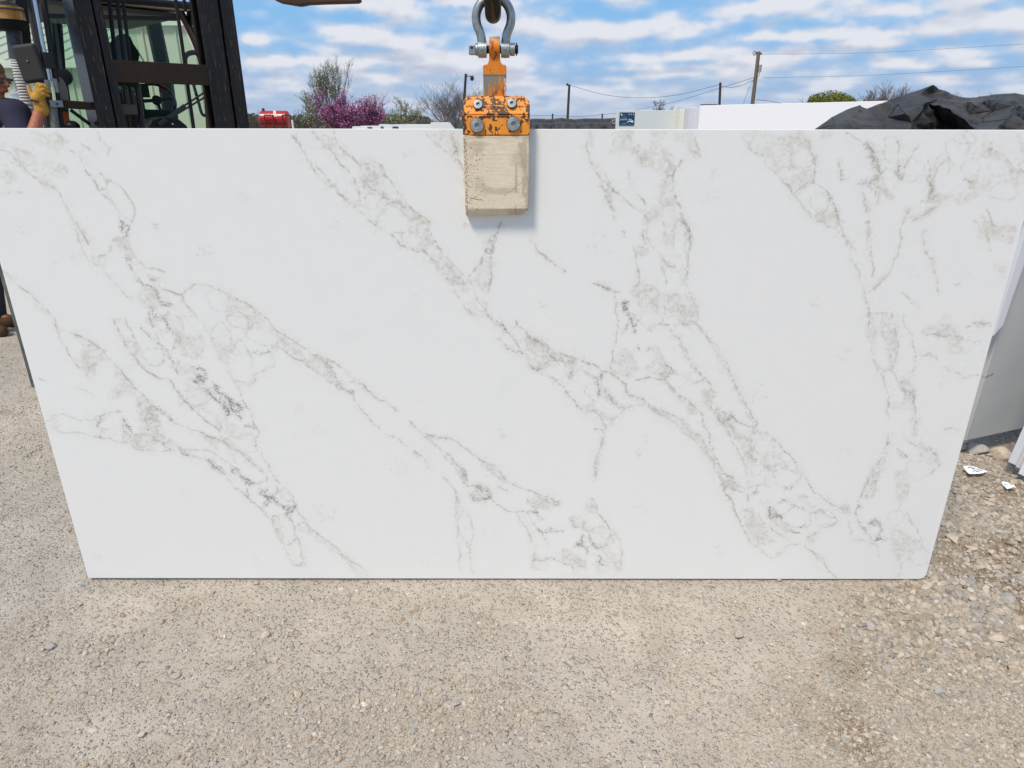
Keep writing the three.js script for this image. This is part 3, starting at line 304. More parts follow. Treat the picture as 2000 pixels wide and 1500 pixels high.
  PT(.65, 1230, 570, 1250, 555, 1275, 558, 1290, 575, 1310, 575, 1340, 575, 1355, 590, 1362, 620, 1358, 635, 1330, 635, 1320, 620, 1325, 600, 1310, 610, 1295, 600, 1280, 610, 1265, 600, 1250, 600, 1245, 585); C(.4, 1270, 622, 22, 16); C(.35, 1308, 600, 13, 20); D(1, 1215, 590, 1222, 592, 1218, 600, 1222, 610, 1232, 622, 1238, 638, 1238, 648); D(.9, 1225, 588, 1222, 602, 1215, 605); D(.5, 1225, 633, 1217, 647); PT(.7, 1213, 590, 1225, 588, 1222, 610, 1215, 605); L(.4, 1197, 570, 1203, 590, 1205, 620, 1203, 650); L(.5, 1225, 608, 1240, 620, 1245, 628, 1236, 640);
  L(.5, 1260, 645, 1275, 640, 1285, 632, 1300, 635, 1330, 633, 1358, 632, 1370, 642, 1385, 660, 1400, 675, 1410, 690, 1420, 710, 1425, 730, 1435, 750, 1445, 770, 1460, 795, 1475, 820, 1480, 840, 1478, 845); L(.35, 1362, 635, 1370, 650, 1390, 675, 1400, 690, 1415, 715, 1425, 735, 1440, 765, 1455, 790, 1470, 825, 1475, 845); L(.45, 1308, 640, 1325, 660, 1330, 675, 1345, 700, 1360, 720, 1375, 738, 1388, 755, 1395, 770, 1390, 780, 1385, 800); L(.35, 1318, 650, 1335, 690, 1350, 715, 1365, 730); PT(.65, 1275, 675, 1285, 680, 1297, 700, 1305, 715, 1320, 728, 1310, 735, 1295, 742, 1280, 735, 1270, 730, 1290, 715, 1280, 700); D(.4, 1300, 712, 1315, 726, 1300, 738, 1295, 742); D(.6, 1243, 678, 1248, 680); D(.6, 1262, 683, 1270, 680); D(.35, 1262, 720, 1272, 716, 1275, 708); L(.45, 1315, 730, 1335, 735, 1345, 742, 1355, 748, 1375, 740); L(.55, 1240, 742, 1270, 735, 1295, 742, 1310, 755, 1325, 772, 1345, 785, 1362, 800, 1372, 812, 1377, 835, 1385, 850, 1392, 875, 1393, 890, 1405, 910, 1412, 922); L(.3, 1305, 752, 1322, 772, 1338, 788); L(.45, 1224, 770, 1245, 773, 1262, 785, 1280, 800, 1305, 808, 1330, 818, 1340, 820); L(.45, 1240, 793, 1265, 790, 1290, 810, 1325, 832, 1345, 850, 1365, 870, 1380, 885, 1395, 905, 1402, 925, 1408, 945, 1418, 965, 1427, 975); PT(.6, 1330, 820, 1345, 830, 1370, 850, 1380, 870, 1392, 887, 1400, 905, 1408, 920, 1403, 925, 1390, 900, 1370, 875, 1345, 845, 1328, 832); PT(.55, 1340, 785, 1362, 800, 1360, 808, 1345, 808); PT(.6, 1370, 762, 1395, 765, 1390, 780, 1390, 800, 1380, 795); PT(.45, 1255, 785, 1300, 808, 1290, 812, 1265, 795);
  L(.5, 1390, 800, 1415, 805, 1435, 818, 1455, 830, 1470, 845, 1490, 843, 1505, 850, 1520, 865, 1540, 885, 1555, 910, 1575, 935, 1600, 965, 1615, 980, 1625, 985); PT(.75, 1390, 802, 1420, 807, 1432, 815, 1430, 830, 1450, 850, 1462, 855, 1455, 860, 1430, 852, 1415, 840, 1405, 820); D(.35, 1402, 812, 1415, 820, 1430, 815, 1428, 805); L(.45, 1395, 805, 1410, 825, 1425, 845, 1430, 865, 1440, 880, 1452, 900, 1460, 930, 1460, 945, 1465, 950, 1490, 946, 1505, 950); PT(.65, 1430, 850, 1465, 855, 1470, 880, 1475, 895, 1500, 890, 1520, 890, 1535, 910, 1540, 912, 1520, 912, 1510, 920, 1495, 918, 1490, 900, 1475, 900, 1465, 905, 1455, 890, 1445, 870); D(.35, 1460, 870, 1468, 880, 1465, 895, 1475, 898); C(.4, 1491, 872, 20, 16); C(.4, 1516, 906, 16, 13); C(.35, 1478, 912, 12, 15); C(.35, 1535, 932, 26, 17); C(.3, 1482, 937, 18, 9); S(1465, 880, 20, .5); S(1500, 895, 25, .4); L(.5, 1412, 922, 1430, 932, 1443, 948, 1455, 957); L(.45, 1408, 945, 1420, 950, 1440, 958, 1460, 965, 1462, 985); PT(.65, 1405, 925, 1425, 932, 1440, 950, 1428, 955, 1410, 945);
  L(.45, 1410, 930, 1415, 960, 1430, 980, 1437, 1000, 1445, 1020, 1460, 1045, 1470, 1060, 1480, 1070, 1490, 1078, 1500, 1087, 1515, 1088, 1530, 1072, 1545, 1062, 1560, 1062, 1575, 1068, 1590, 1080, 1605, 1095, 1625, 1118, 1635, 1128); D(.3, 1590, 1080, 1600, 1088, 1610, 1095); PT(.5, 1447, 990, 1470, 990, 1480, 1010, 1500, 1030, 1515, 1055, 1500, 1065, 1480, 1065, 1460, 1030, 1450, 1010); PT(.85, 1502, 990, 1512, 998, 1528, 1012, 1518, 1010, 1507, 1012); D(.8, 1505, 988, 1501, 996, 1507, 1012, 1518, 1008, 1528, 1012); D(.4, 1507, 990, 1515, 1002, 1527, 1008); D(.6, 1470, 962, 1478, 957, 1473, 965); D(.55, 1523, 982, 1530, 975, 1538, 977); D(.35, 1485, 979, 1500, 980); D(.6, 1562, 1030, 1570, 1025, 1575, 1028); D(.6, 1545, 1035, 1555, 1040, 1562, 1040); D(.45, 1533, 950, 1540, 955, 1548, 948); PT(.6, 1555, 965, 1575, 965, 1585, 985, 1600, 990, 1610, 1000, 1585, 990, 1565, 980); L(.4, 1540, 985, 1560, 990, 1590, 1000, 1605, 995, 1630, 1010, 1635, 1018, 1625, 1025, 1600, 1035, 1575, 1050); C(.35, 1557, 1010, 30, 20); C(.35, 1610, 1012, 20, 18); PT(.4, 1510, 1015, 1540, 1020, 1540, 1040, 1520, 1045); PT(.35, 1575, 1040, 1600, 1038, 1590, 1060, 1575, 1060); L(.45, 1480, 1000, 1495, 1025, 1515, 1040, 1535, 1050, 1540, 1058);
  L(.5, 1625, 985, 1645, 995, 1660, 990, 1660, 1000, 1640, 1000); PT(.55, 1640, 985, 1660, 985, 1660, 1000, 1645, 1000); D(.7, 1672, 993, 1676, 986, 1682, 988); L(.6, 1672, 993, 1672, 1005, 1675, 1018, 1690, 1030, 1700, 1048, 1705, 1055, 1720, 1055); D(.45, 1680, 1025, 1692, 1035, 1688, 1030); PT(.9, 1698, 1022, 1708, 1012, 1720, 1020, 1718, 1026, 1705, 1026); D(.6, 1698, 1022, 1708, 1015, 1719, 1022, 1722, 1035, 1718, 1050, 1712, 1053, 1730, 1055); L(.45, 1735, 845, 1730, 870, 1722, 890, 1712, 910, 1705, 930, 1690, 950, 1675, 980); L(.35, 1735, 850, 1730, 880, 1720, 910, 1710, 940, 1705, 970); PT(.55, 1712, 905, 1720, 905, 1712, 940, 1705, 970, 1680, 975, 1690, 945); L(.4, 1765, 845, 1770, 860, 1790, 870, 1800, 862, 1815, 870, 1830, 890, 1837, 905, 1820, 925); C(.35, 1793, 917, 25, 19); PT(.6, 1753, 880, 1775, 892, 1770, 895, 1757, 890); D(.4, 1753, 877, 1762, 885, 1773, 892); PT(.5, 1795, 870, 1815, 872, 1835, 895, 1835, 910, 1815, 900, 1795, 890); PT(.45, 1750, 920, 1765, 920, 1775, 935, 1770, 970, 1755, 995, 1750, 960); L(.35, 1655, 1010, 1660, 1030, 1665, 1055, 1690, 1055, 1715, 1065, 1720, 1090); L(.35, 1770, 1000, 1785, 1025, 1800, 1060, 1815, 1080); PT(.45, 1735, 1030, 1770, 1040, 1800, 1060, 1770, 1080, 1755, 1095, 1740, 1060); L(.3, 1755, 1125, 1760, 1100, 1790, 1070, 1810, 1075); C(.3, 1795, 1085, 20, 18); C(.3, 1750, 1010, 16, 14);
  // far right
  PT(.35, 1450, 262, 1500, 258, 1560, 258, 1585, 280, 1590, 330, 1570, 370, 1550, 385, 1525, 350, 1490, 305, 1460, 285); L(.4, 1445, 265, 1460, 285, 1490, 305, 1525, 350, 1548, 380, 1565, 400, 1590, 430, 1605, 432, 1630, 445, 1645, 460, 1655, 480, 1665, 510, 1675, 525, 1682, 555, 1690, 585, 1697, 610, 1696, 640, 1700, 665, 1705, 690, 1712, 712, 1725, 735, 1732, 760, 1735, 785, 1735, 820); L(.45, 1580, 270, 1585, 300, 1590, 330, 1585, 355, 1605, 365, 1620, 380, 1625, 395, 1632, 410, 1637, 435, 1645, 455, 1670, 487); D(.4, 1550, 378, 1558, 368, 1568, 365, 1583, 356); D(.4, 1612, 370, 1620, 385, 1623, 400); D(.4, 1630, 405, 1634, 420, 1637, 435); PT(.6, 1590, 420, 1615, 410, 1635, 415, 1640, 440, 1620, 440, 1600, 432); PT(.45, 1525, 262, 1550, 268, 1575, 275, 1560, 283, 1530, 275); PT(.35, 1600, 258, 1625, 260, 1615, 270, 1600, 268); S(1560, 270, 20, .4); C(.25, 1565, 305, 22, 24); C(.25, 1600, 395, 18, 20);
  PT(.5, 1638, 315, 1648, 330, 1640, 360, 1634, 350); PT(.7, 1685, 280, 1705, 295, 1715, 320, 1720, 340, 1725, 360, 1745, 385, 1735, 390, 1715, 370, 1705, 340, 1700, 310); L(.45, 1650, 258, 1670, 270, 1690, 280, 1705, 300, 1715, 325, 1718, 340, 1698, 358); D(.45, 1692, 277, 1704, 297, 1710, 315, 1716, 335); D(.4, 1698, 355, 1710, 343, 1718, 338); D(.3, 1675, 358, 1690, 355, 1700, 365, 1712, 380, 1713, 395); D(.25, 1638, 310, 1642, 330, 1640, 350, 1655, 348); L(.4, 1750, 270, 1753, 300, 1755, 325, 1745, 335, 1760, 345); L(.4, 1795, 280, 1780, 300, 1770, 315, 1765, 330, 1760, 350); D(.3, 1748, 325, 1756, 322, 1752, 338, 1760, 350); L(.3, 1690, 345, 1680, 370, 1690, 400, 1693, 415); PT(.5, 1685, 390, 1695, 395, 1700, 410, 1690, 412);
  PT(.6, 1810, 350, 1825, 350, 1822, 370, 1840, 380, 1850, 385, 1830, 395, 1808, 395, 1815, 370); D(.35, 1818, 355, 1822, 370, 1815, 385, 1830, 390); L(.4, 1812, 310, 1815, 340, 1820, 370, 1812, 390, 1795, 395); L(.3, 1850, 305, 1830, 325, 1825, 345); L(.45, 1835, 402, 1810, 415, 1790, 425, 1780, 430); PT(.45, 1770, 425, 1800, 415, 1825, 405, 1800, 430); PT(.6, 1922, 258, 1930, 290, 1960, 300, 1975, 320, 1990, 335, 1985, 350, 1972, 340, 1960, 312, 1935, 302, 1925, 310); PT(.4, 1985, 258, 2000, 270, 2005, 300, 1990, 290); C(.3, 1950, 325, 22, 17); C(.3, 1895, 330, 17, 23); C(.28, 1960, 372, 28, 18); C(.28, 1870, 292, 22, 32); C(.28, 1885, 268, 20, 12); C(.28, 1742, 290, 18, 25); C(.28, 1780, 330, 22, 24); C(.25, 1840, 320, 14, 20); PT(.35, 1850, 380, 1880, 370, 1900, 350, 1935, 350, 1930, 372, 1890, 395); PT(.5, 1970, 340, 1990, 340, 1995, 360, 1975, 360); L(.35, 2005, 300, 1990, 320, 2010, 340, 2020, 360); L(.4, 1880, 350, 1895, 355, 1905, 340); S(1970, 335, 20, .5); S(1880, 290, 20, .3); S(1930, 290, 14, .5); S(1850, 380, 22, .3); S(1720, 300, 20, .5); S(1700, 345, 22, .35);
  L(.5, 1695, 430, 1698, 450, 1700, 480, 1703, 510, 1702, 540); L(.35, 1690, 430, 1692, 450, 1695, 480); L(.4, 1775, 405, 1765, 430, 1757, 450, 1757, 475, 1750, 500, 1740, 525, 1730, 540, 1715, 555, 1695, 570); PT(.55, 1765, 410, 1775, 403, 1767, 428, 1760, 433); PT(.5, 1712, 548, 1732, 535, 1720, 550, 1700, 568); L(.35, 1800, 455, 1805, 470, 1815, 500, 1820, 510, 1825, 535, 1830, 555, 1833, 575); PT(.5, 1820, 498, 1825, 510, 1822, 520, 1817, 510); PT(.4, 1798, 445, 1808, 448, 1805, 458); PT(.55, 1915, 420, 1945, 440, 1985, 440, 1975, 475, 1940, 462, 1925, 468); L(.35, 1900, 430, 1915, 450, 1930, 465, 1935, 490); L(.35, 1925, 405, 1935, 430, 1948, 445); D(.2, 1862, 555, 1875, 555); D(.2, 1885, 530, 1893, 530); S(1785, 530, 12, .3); S(1960, 525, 18, .35); PT(.35, 1940, 510, 1965, 520, 1962, 535, 1945, 525);
  L(.4, 1695, 610, 1715, 611, 1740, 612, 1745, 640, 1752, 660, 1753, 690, 1750, 705, 1740, 720); L(.4, 1720, 630, 1728, 660, 1735, 685, 1742, 705); PT(.5, 1720, 612, 1740, 612, 1750, 650, 1753, 690, 1740, 715, 1735, 680, 1728, 650); PT(.35, 1694, 612, 1702, 612, 1706, 690, 1700, 670); L(.4, 1712, 712, 1720, 725, 1740, 722, 1755, 745, 1765, 742, 1780, 735, 1785, 720, 1788, 690, 1785, 685); PT(.75, 1760, 745, 1775, 740, 1785, 760, 1785, 785, 1770, 780, 1765, 765); D(.25, 1762, 745, 1768, 765, 1766, 780); D(.25, 1783, 755, 1785, 775, 1780, 785); PT(.35, 1733, 788, 1760, 785, 1785, 785, 1785, 798, 1735, 798); L(.35, 1785, 780, 1787, 810, 1785, 840, 1795, 850); L(.3, 1765, 615, 1770, 640, 1780, 650, 1785, 680); PT(.45, 1778, 820, 1788, 810, 1792, 845, 1782, 860); PT(.8, 1838, 622, 1848, 616, 1858, 625, 1856, 635, 1845, 636); C(.45, 1847, 626, 11, 10); PT(.45, 1800, 645, 1830, 632, 1860, 640, 1880, 660, 1880, 680, 1855, 670, 1830, 655, 1805, 652); L(.45, 1808, 653, 1830, 653, 1860, 655, 1890, 662, 1915, 665); PT(.45, 1900, 632, 1920, 625, 1938, 635, 1915, 640); L(.4, 1885, 640, 1900, 630, 1920, 632, 1935, 630); L(.3, 1795, 693, 1815, 690, 1830, 700); PT(.5, 1805, 693, 1815, 688, 1825, 695); L(.35, 1840, 715, 1860, 725, 1875, 728, 1880, 738, 1900, 730, 1912, 733); PT(.3, 1850, 660, 1880, 665, 1885, 690, 1860, 690); L(.35, 1842, 838, 1855, 834, 1865, 835, 1880, 842); S(1830, 745, 16, .25); S(1900, 700, 20, .3); S(1730, 600, 30, .25); L(.3, 1760, 570, 1780, 590, 1800, 600);
  const grab = (g) => g.getImageData(0, 0, W, H).data;
  const blur = (src, r) => { let a = new Float32Array(W * H); for (let i = 0; i < W * H; i++) a[i] = src[i * 4 + 3] / 255; const b = new Float32Array(W * H); for (let pass = 0; pass < 2; pass++) { for (let y = 0; y < H; y++) { let s = 0; for (let x = -r; x < W; x++) { if (x + r < W) s += a[y * W + x + r]; if (x - r - 1 >= 0) s -= a[y * W + x - r - 1]; if (x >= 0) b[y * W + x] = s / (2 * r + 1); } } for (let x = 0; x < W; x++) { let s = 0; for (let y = -r; y < H; y++) { if (y + r < H) s += b[(y + r) * W + x]; if (y - r - 1 >= 0) s -= b[(y - r - 1) * W + x]; if (y >= 0) a[y * W + x] = s / (2 * r + 1); } } } return a; };
  const l1 = blur(grab(gl), 1), dk = grab(gd), pa = blur(grab(gp), 3), pc = blur(grab(gp), 1), hole = blur(grab(gb), 3), near = blur(grab(gl), 7), far = blur(grab(gl), 17), pw = blur(grab(gp), 12);
  seed = 7;
  return pixelTex(W, H, (x, y0) => {
    const y = H - 1 - y0, i = y * W + x, n = fbm(x / 26, y / 26, 4), f = fbm(x / 5.5 + 50, y / 5.5, 3), f2 = fbm(x / 2.6 + 9, y / 2.6 + 70, 2), g = HASH[(x * 7919 + y * 104729) & 65535];
    let c = mixc([232, 232, 229], [229, 230, 227], n); c = c.map((v) => v + (g - 0.5) * 1.6);
    const wx = x + (n - 0.5) * 46 + (f - 0.5) * 12, wy = y + (fbm(x / 26 + 90, y / 26, 3) - 0.5) * 46, band = clamp(far[i] * 3.0 + pw[i] * 0.75);
    let w1 = 1, w2 = 1; if (band > 0.03) { w1 = cells(wx / 46, wy / 40); w2 = cells(wx / 19 + 40, wy / 17); }
    const thin = sstep(0.10, 0.0, w1), soft = sstep(0.42, 0.04, w1), fine = sstep(0.16, 0.0, w2);
    const p = Math.max(pa[i] * 0.9, pc[i] * 0.5) * (1 - 0.8 * hole[i]), mott = clamp(0.15 + 1.5 * (f - 0.36));
    c = mixc(c, mixc([214, 214, 209], [206, 202, 191], n), clamp(p * (0.34 + 0.6 * soft + 0.6 * mott * (0.4 + 0.6 * soft))));
    c = mixc(c, mixc([205, 204, 198], [197, 191, 178], n), clamp(band * (0.85 * soft * mott + 0.75 * thin * (0.3 + f))) * 0.85);
    c = mixc(c, [176, 172, 162], clamp(Math.max(p, band * 0.5) * fine * sstep(0.42, 0.66, f) * 0.55));
    c = mixc(c, [168, 163, 152], clamp(p * 1.1 * sstep(0.55, 0.76, f2 * 0.55 + f * 0.45)) * 0.5);
    c = mixc(c, [207, 206, 199], clamp(near[i] * 2.8 * sstep(0.30, 0.62, f)) * 0.75);
    c = mixc(c, mixc([160, 159, 155], [176, 169, 154], sstep(0.45, 0.65, n)), clamp(l1[i] * (0.55 + 1.3 * sstep(0.34, 0.62, f)) * (0.5 + 0.75 * sstep(0.35, 0.6, n))) * 0.74);
    c = mixc(c, [108, 110, 114], clamp(dk[i * 4 + 3] / 255 * (0.15 + 1.0 * sstep(0.36, 0.62, f2))) * 0.75);
    return c;
  });
})();
{
  const w = SLAB_W / 2, h = SLAB_H, s = shapeOf([[-w, 0], [w - 0.020, 0], [w - 0.015, 0.004], [w - 0.007, 0.003], [w - 0.005, 0.011], [w, 0.019], [w, h], [-w, h]]);
  const g = extrude(s, 0.02, 0.0016, 2);
  planarUV(g, (x, y) => [(x + w) / SLAB_W, y / SLAB_H]);
  const m = mesh('quartz_slab', g, P(0xffffff, 0.34, 0, { map: slabMap, specularIntensity: 0.7 }));
  m.position.set(SLAB_X, SLAB_Y, -SLAB_D - 0.02); m.rotation.z = -0.0016;
  tag(m, 'large white quartz slab with grey veins held upright by the orange clamp', 'stone slab');
}

// ---------------------------------------------------------------- clamp, shackle, hook and boom
const rustMask = (x, y, k = 1) => fbm(x * 9 * k, y * 9 * k, 5);
const paintTex = pixelTex(512, 512, (x, y) => { // orange paint, chipped to rust
  const u = x / 512, v = y / 512, n = fbm(u * 24 + 3, v * 11 + 8, 4), e = fbm(u * 46, v * 30, 3), big = fbm(u * 5 + 7, v * 6, 3);
  const spot = Math.exp(-(((u - 0.5) / 0.15) ** 2 + ((v - 0.72) / 0.2) ** 2)), edge = sstep(0.06, 0.0, Math.min(u, 1 - u, 1 - v)), bend = Math.exp(-(((v - 0.47) / 0.03) ** 2));
  const chip = n * 0.7 + e * 0.3 + 0.012 + 0.34 * spot + 0.17 * edge + 0.13 * bend + 0.22 * (big - 0.5) - 0.03;
  const paint = mixc([232, 140, 34], [240, 158, 62], n), rust = mixc([66, 40, 22], [98, 62, 34], e);
  return mixc(paint, rust, sstep(0.575, 0.60, chip));
});
const lugTex = pixelTex(256, 512, (x, y) => {
  const u = x / 256, v = y / 512, n = fbm(u * 7 + 1, v * 12, 4), e = fbm(u * 40, v * 70, 3), s = fbm(u * 30 + 4, v * 5, 3);
  let c = mixc([214, 118, 24], [232, 142, 36], n);
  c = mixc(c, [128, 62, 24], sstep(0.52, 0.75, n) * 0.75);
  const worn = sstep(0.02, 0.10, v) * sstep(0.47, 0.44, v) * sstep(0.40, 0.62, s * 0.6 + e * 0.4 + (0.5 - u) * 0.35 + (v - 0.25) * 0.9);
  c = mixc(c, mixc([112, 108, 98], [150, 142, 128], e), worn);
  if (v > 0.425 && v < 0.44) c = mixc(c, [92, 84, 70], 0.7);
  if (v > 0.93) c = mixc(c, mixc([150, 138, 116], [206, 198, 180], e), 0.75);
  if (u > 0.9 && v < 0.4 && e > 0.5) c = [222, 212, 190];
  return c;
});
const padTex = pixelTex(512, 512, (x, y) => {
  const u = x / 512, v = y / 512, n = fbm(u * 5 + 2, v * 4 + 6, 4), f = fbm(u * 7, v * 90, 3), e = fbm(u * 60, v * 60, 3), st = fbm(u * 4 + 30, v * 9 + 3, 4);
  let c = mixc([212, 198, 174], [224, 212, 190], n * 0.7 + f * 0.3);
  c = c.map((q) => q + (e - 0.5) * 18 + (f - 0.5) * 14);
  c = mixc(c, [178, 165, 144], sstep(0.54, 0.8, st) * 0.6);
  if (u > 0.78) c = mixc(c, [150, 136, 112], 0.45 * sstep(0.4, 0.65, fbm(u * 14, v * 7 + 5, 3)));
  const pits = sstep(0.72, 0.76, fbm(u * 55 + 9, v * 55, 2)) * sstep(0.2, 0.06, Math.abs(u - 0.15)) * sstep(0.5, 0.3, Math.abs(v - 0.5));
  c = mixc(c, [132, 94, 44], pits * 0.8);
  if (u < 0.05 && e > 0.5) c = mixc(c, [120, 96, 70], 0.6);
  if (v > 0.965) c = mixc(c, [188, 176, 152], 0.4);
  if (Math.abs(v - 0.235 - 0.012 * Math.sin(u * 20)) < 0.004 && u > 0.08 && u < 0.27) c = [96, 78, 58];
  if (Math.abs((v - 0.30) - (u - 0.66) * 0.62) < 0.004 && u > 0.62 && u < 0.9) c = mixc(c, [130, 118, 98], 0.7);
  return c;
});
const padBump = pixelTex(256, 256, (x, y) => { const v = 128 + (fbm(x / 40, y / 3, 3) - 0.5) * 90 + (fbm(x / 6, y / 6, 3) - 0.5) * 90; return [v, v, v]; }, false);
const steelTex = pixelTex(256, 256, (x, y) => { const n = fbm(x / 14, y / 14, 4), e = HASH[(x * 31 + y * 977) & 65535], v = 168 + (n - 0.5) * 110 + (e - 0.5) * 30; return mixc([v * 0.96, v, v * 1.02], [132, 116, 96], sstep(0.58, 0.75, n) * 0.5); });
const galv = M(0xffffff, 0.42, 0.85, { map: steelTex });
const zinc = M(0xffffff, 0.4, 0.35, { map: steelTex });
const clampMat = M(0xffffff, 0.55, 0.05, { map: paintTex });
const lugMat = M(0xffffff, 0.55, 0.1, { map: lugTex });
const padMat = M(0xffffff, 0.88, 0, { map: padTex, bumpMap: padBump, bumpScale: 0.0012 });
const blackSteel = M(0x1a1716, 0.6, 0.4);
const CX = -0.0455;
{
  const clamp = thing('lifting_clamp', 'chipped orange lifting clamp with cream pads gripping the slab top', 'lifting clamp');
  const zF = -SLAB_D, zB = -SLAB_D - 0.02;
  for (const side of [1, -1]) { // jaw in front of and behind the slab
    const prof = new THREE.Shape(); prof.moveTo(0.001, 1.376); prof.lineTo(0.014, 1.3765); prof.quadraticCurveTo(0.034, 1.379, 0.041, 1.402); prof.lineTo(0.041, 1.607); prof.lineTo(0.001, 1.607); prof.closePath();
    const g = extrude(prof, 0.192, 0.003, 2); // (z, y) outline, run along x
    g.translate(0, 0, -0.096); g.rotateY(-Math.PI / 2);            // outline x -> z
    const p = g.attributes.position; for (let i = 0; i < p.count; i++) { const x = p.getX(i), y = p.getY(i); p.setX(i, x * mixn(1.0, 0.985, (1.607 - y) / 0.23)); if (y < 1.40 && x > 0.07) p.setY(i, y + (x - 0.07) * 0.22); if (x > 0.085 && y < 1.39) p.setX(i, x - 0.012); }
    planarUV(g, (x, y) => [(x + 0.096) / 0.192, (y - 1.375) / 0.232]);
    if (side < 0) g.rotateY(Math.PI);
    g.translate(CX, 0, side > 0 ? zF : zB); g.computeVertexNormals();
    mesh('pad', g, padMat, clamp);
    const lower = box(0.193, 0.054, 0.016, 0, 1.636, 0.033, 0.003), sh = new THREE.Shape(), w = 0.0965, r = 0.03; // upper half leans back over the slab
    sh.moveTo(-w, 0); sh.lineTo(w, 0); sh.lineTo(w, 0.055 - r); sh.quadraticCurveTo(w, 0.055, w - r, 0.055); sh.lineTo(-w + r, 0.055); sh.quadraticCurveTo(-w, 0.055, -w, 0.055 - r); sh.closePath();
    const upper = extrude(sh, 0.016, 0.0025, 2).translate(0, 0, -0.008); upper.rotateX(-0.42); upper.translate(0, 1.6615, 0.0335);
    const pl = merge([lower, upper]); planarUV(pl, (x, y) => [(x + w) / (2 * w), (y - 1.609) / 0.106]);
    if (side < 0) pl.rotateY(Math.PI);
    pl.translate(CX, 0, side > 0 ? zF : zB); mesh('clamp_plate', pl, clampMat, clamp);
    if (side > 0) for (const [px, py, r2, up] of [[933.5, 205, 0.0135, 1], [999.5, 203, 0.0135, 1], [932, 245, 0.0192, 0], [1003, 242, 0.0192, 0]]) {
      const q = at(px, py, up ? 2.082 : 2.0735), hole = new THREE.Shape(); hole.absarc(0, 0, r2, 0, Math.PI * 2); const h = new THREE.Path(); for (let k = 0; k < 6; k++) { const a = k * Math.PI / 3, rx = r2 * 0.36; k ? h.lineTo(Math.cos(a) * rx, Math.sin(a) * rx) : h.moveTo(rx, 0); } h.closePath(); hole.holes.push(h);
      const b = mesh('bolt', merge([extrude(hole, 0.006, 0.0012, 2).translate(0, 0, 0.001), new THREE.CylinderGeometry(r2 * 0.7, r2 * 0.7, 0.003, 20).rotateX(Math.PI / 2)]), zinc, clamp);
      b.position.set(q.x, q.y, q.z - (up ? 0.004 : -0.001)); b.rotation.x = up ? -0.42 : 0;
      const ring = mesh('rim', new THREE.TorusGeometry(r2 * 1.0, 0.0012, 6, 28), blackSteel, b); ring.position.z = 0.0014;
    }
  }
  mesh('bridge', box(0.18, 0.03, 0.085, CX, 1.675, zF - 0.01, 0.004), clampMat, clamp);
  // lug: broad lower tab, narrow neck, rounded eye for the shackle pin
  const lg = new THREE.Shape(), h0 = 1.69, hs = 1.797, hn = 1.815, ht = 1.868; lg.moveTo(-0.0325, h0); lg.lineTo(0.0325, h0); lg.lineTo(0.0335, hs - 0.008); lg.quadraticCurveTo(0.0335, hs, 0.025, hs); lg.quadraticCurveTo(0.017, hs, 0.0155, hn); lg.lineTo(0.0145, ht); lg.lineTo(-0.0145, ht); lg.lineTo(-0.0155, hn); lg.quadraticCurveTo(-0.017, hs, -0.025, hs); lg.quadraticCurveTo(-0.0335, hs, -0.0335, hs - 0.008); lg.closePath();
  const lug = extrude(lg, 0.022, 0.002, 2).translate(0, 0, -0.011);
  const eye = new THREE.CylinderGeometry(0.026, 0.026, 0.029, 28).rotateZ(Math.PI / 2).translate(0, 1.842, 0);
  const lm = merge([lug, eye]); planarUV(lm, (x, y) => [(x + 0.034) / 0.068, (y - 1.69) / 0.18]); lm.translate(-0.0495, 0, zF - 0.01); mesh('lug', lm, lugMat, clamp);

  const sk = thing('shackle', 'galvanised bow shackle pinned through the orange clamp eye', 'shackle'), SX = -0.0515, PY = 1.836, z0 = zF - 0.01;
  const leg = [[-0.0325, 0], [-0.0335, 0.022], [-0.037, 0.045], [-0.0475, 0.072], [-0.0475, 0.098], [-0.036, 0.120], [-0.018, 0.1325]];
  const pts = [...leg.map(([x, y]) => V3(SX + x, PY + y - 0.006, z0)), V3(SX, PY + 0.130, z0), ...leg.slice().reverse().map(([x, y]) => V3(SX - x, PY + y - 0.006, z0))];
  mesh('bow', merge([tube(pts, 0.0125, 90, 16), ...[-1, 1].map((s) => new THREE.CylinderGeometry(0.0215, 0.0215, 0.024, 26).rotateZ(Math.PI / 2).translate(SX + s * 0.0325, PY, z0)), ...[-1, 1].map((s) => new THREE.SphereGeometry(0.0185, 16, 12).scale(0.75, 1, 1).translate(SX + s * 0.0325, PY - 0.004, z0))]), galv, sk);
  mesh('pin', new THREE.CylinderGeometry(0.0105, 0.0105, 0.12, 18).rotateZ(Math.PI / 2).translate(SX + 0.004, PY, z0), blackSteel, sk);
  const head = mesh('pin_head', merge([box(0.020, 0.026, 0.022, SX - 0.061, PY - 0.001, z0, 0.003), new THREE.CylinderGeometry(0.0165, 0.0165, 0.006, 24).rotateZ(Math.PI / 2).translate(SX - 0.0485, PY, z0)]), galv, sk);
  mesh('hole', new THREE.CylinderGeometry(0.0035, 0.0035, 0.002, 14).rotateX(Math.PI / 2).translate(SX - 0.062, PY + 0.004, z0 + 0.0112), blackSteel, head);
  const nut = mesh('nut', new THREE.CylinderGeometry(0.0185, 0.0185, 0.014, 6).rotateZ(Math.PI / 2).translate(SX + 0.0525, PY, z0), galv, sk);
  mesh('cotter_pin', merge([new THREE.CylinderGeometry(0.011, 0.011, 0.010, 12).rotateZ(Math.PI / 2).translate(SX + 0.064, PY, z0), box(0.004, 0.032, 0.004, SX + 0.064, PY, z0 + 0.006)]), blackSteel, nut);

  const hookTex = pixelTex(128, 128, (x, y) => { const n = fbm(x / 12, y / 12, 4); return mixc([44, 36, 30], [104, 80, 60], sstep(0.4, 0.72, n)); });
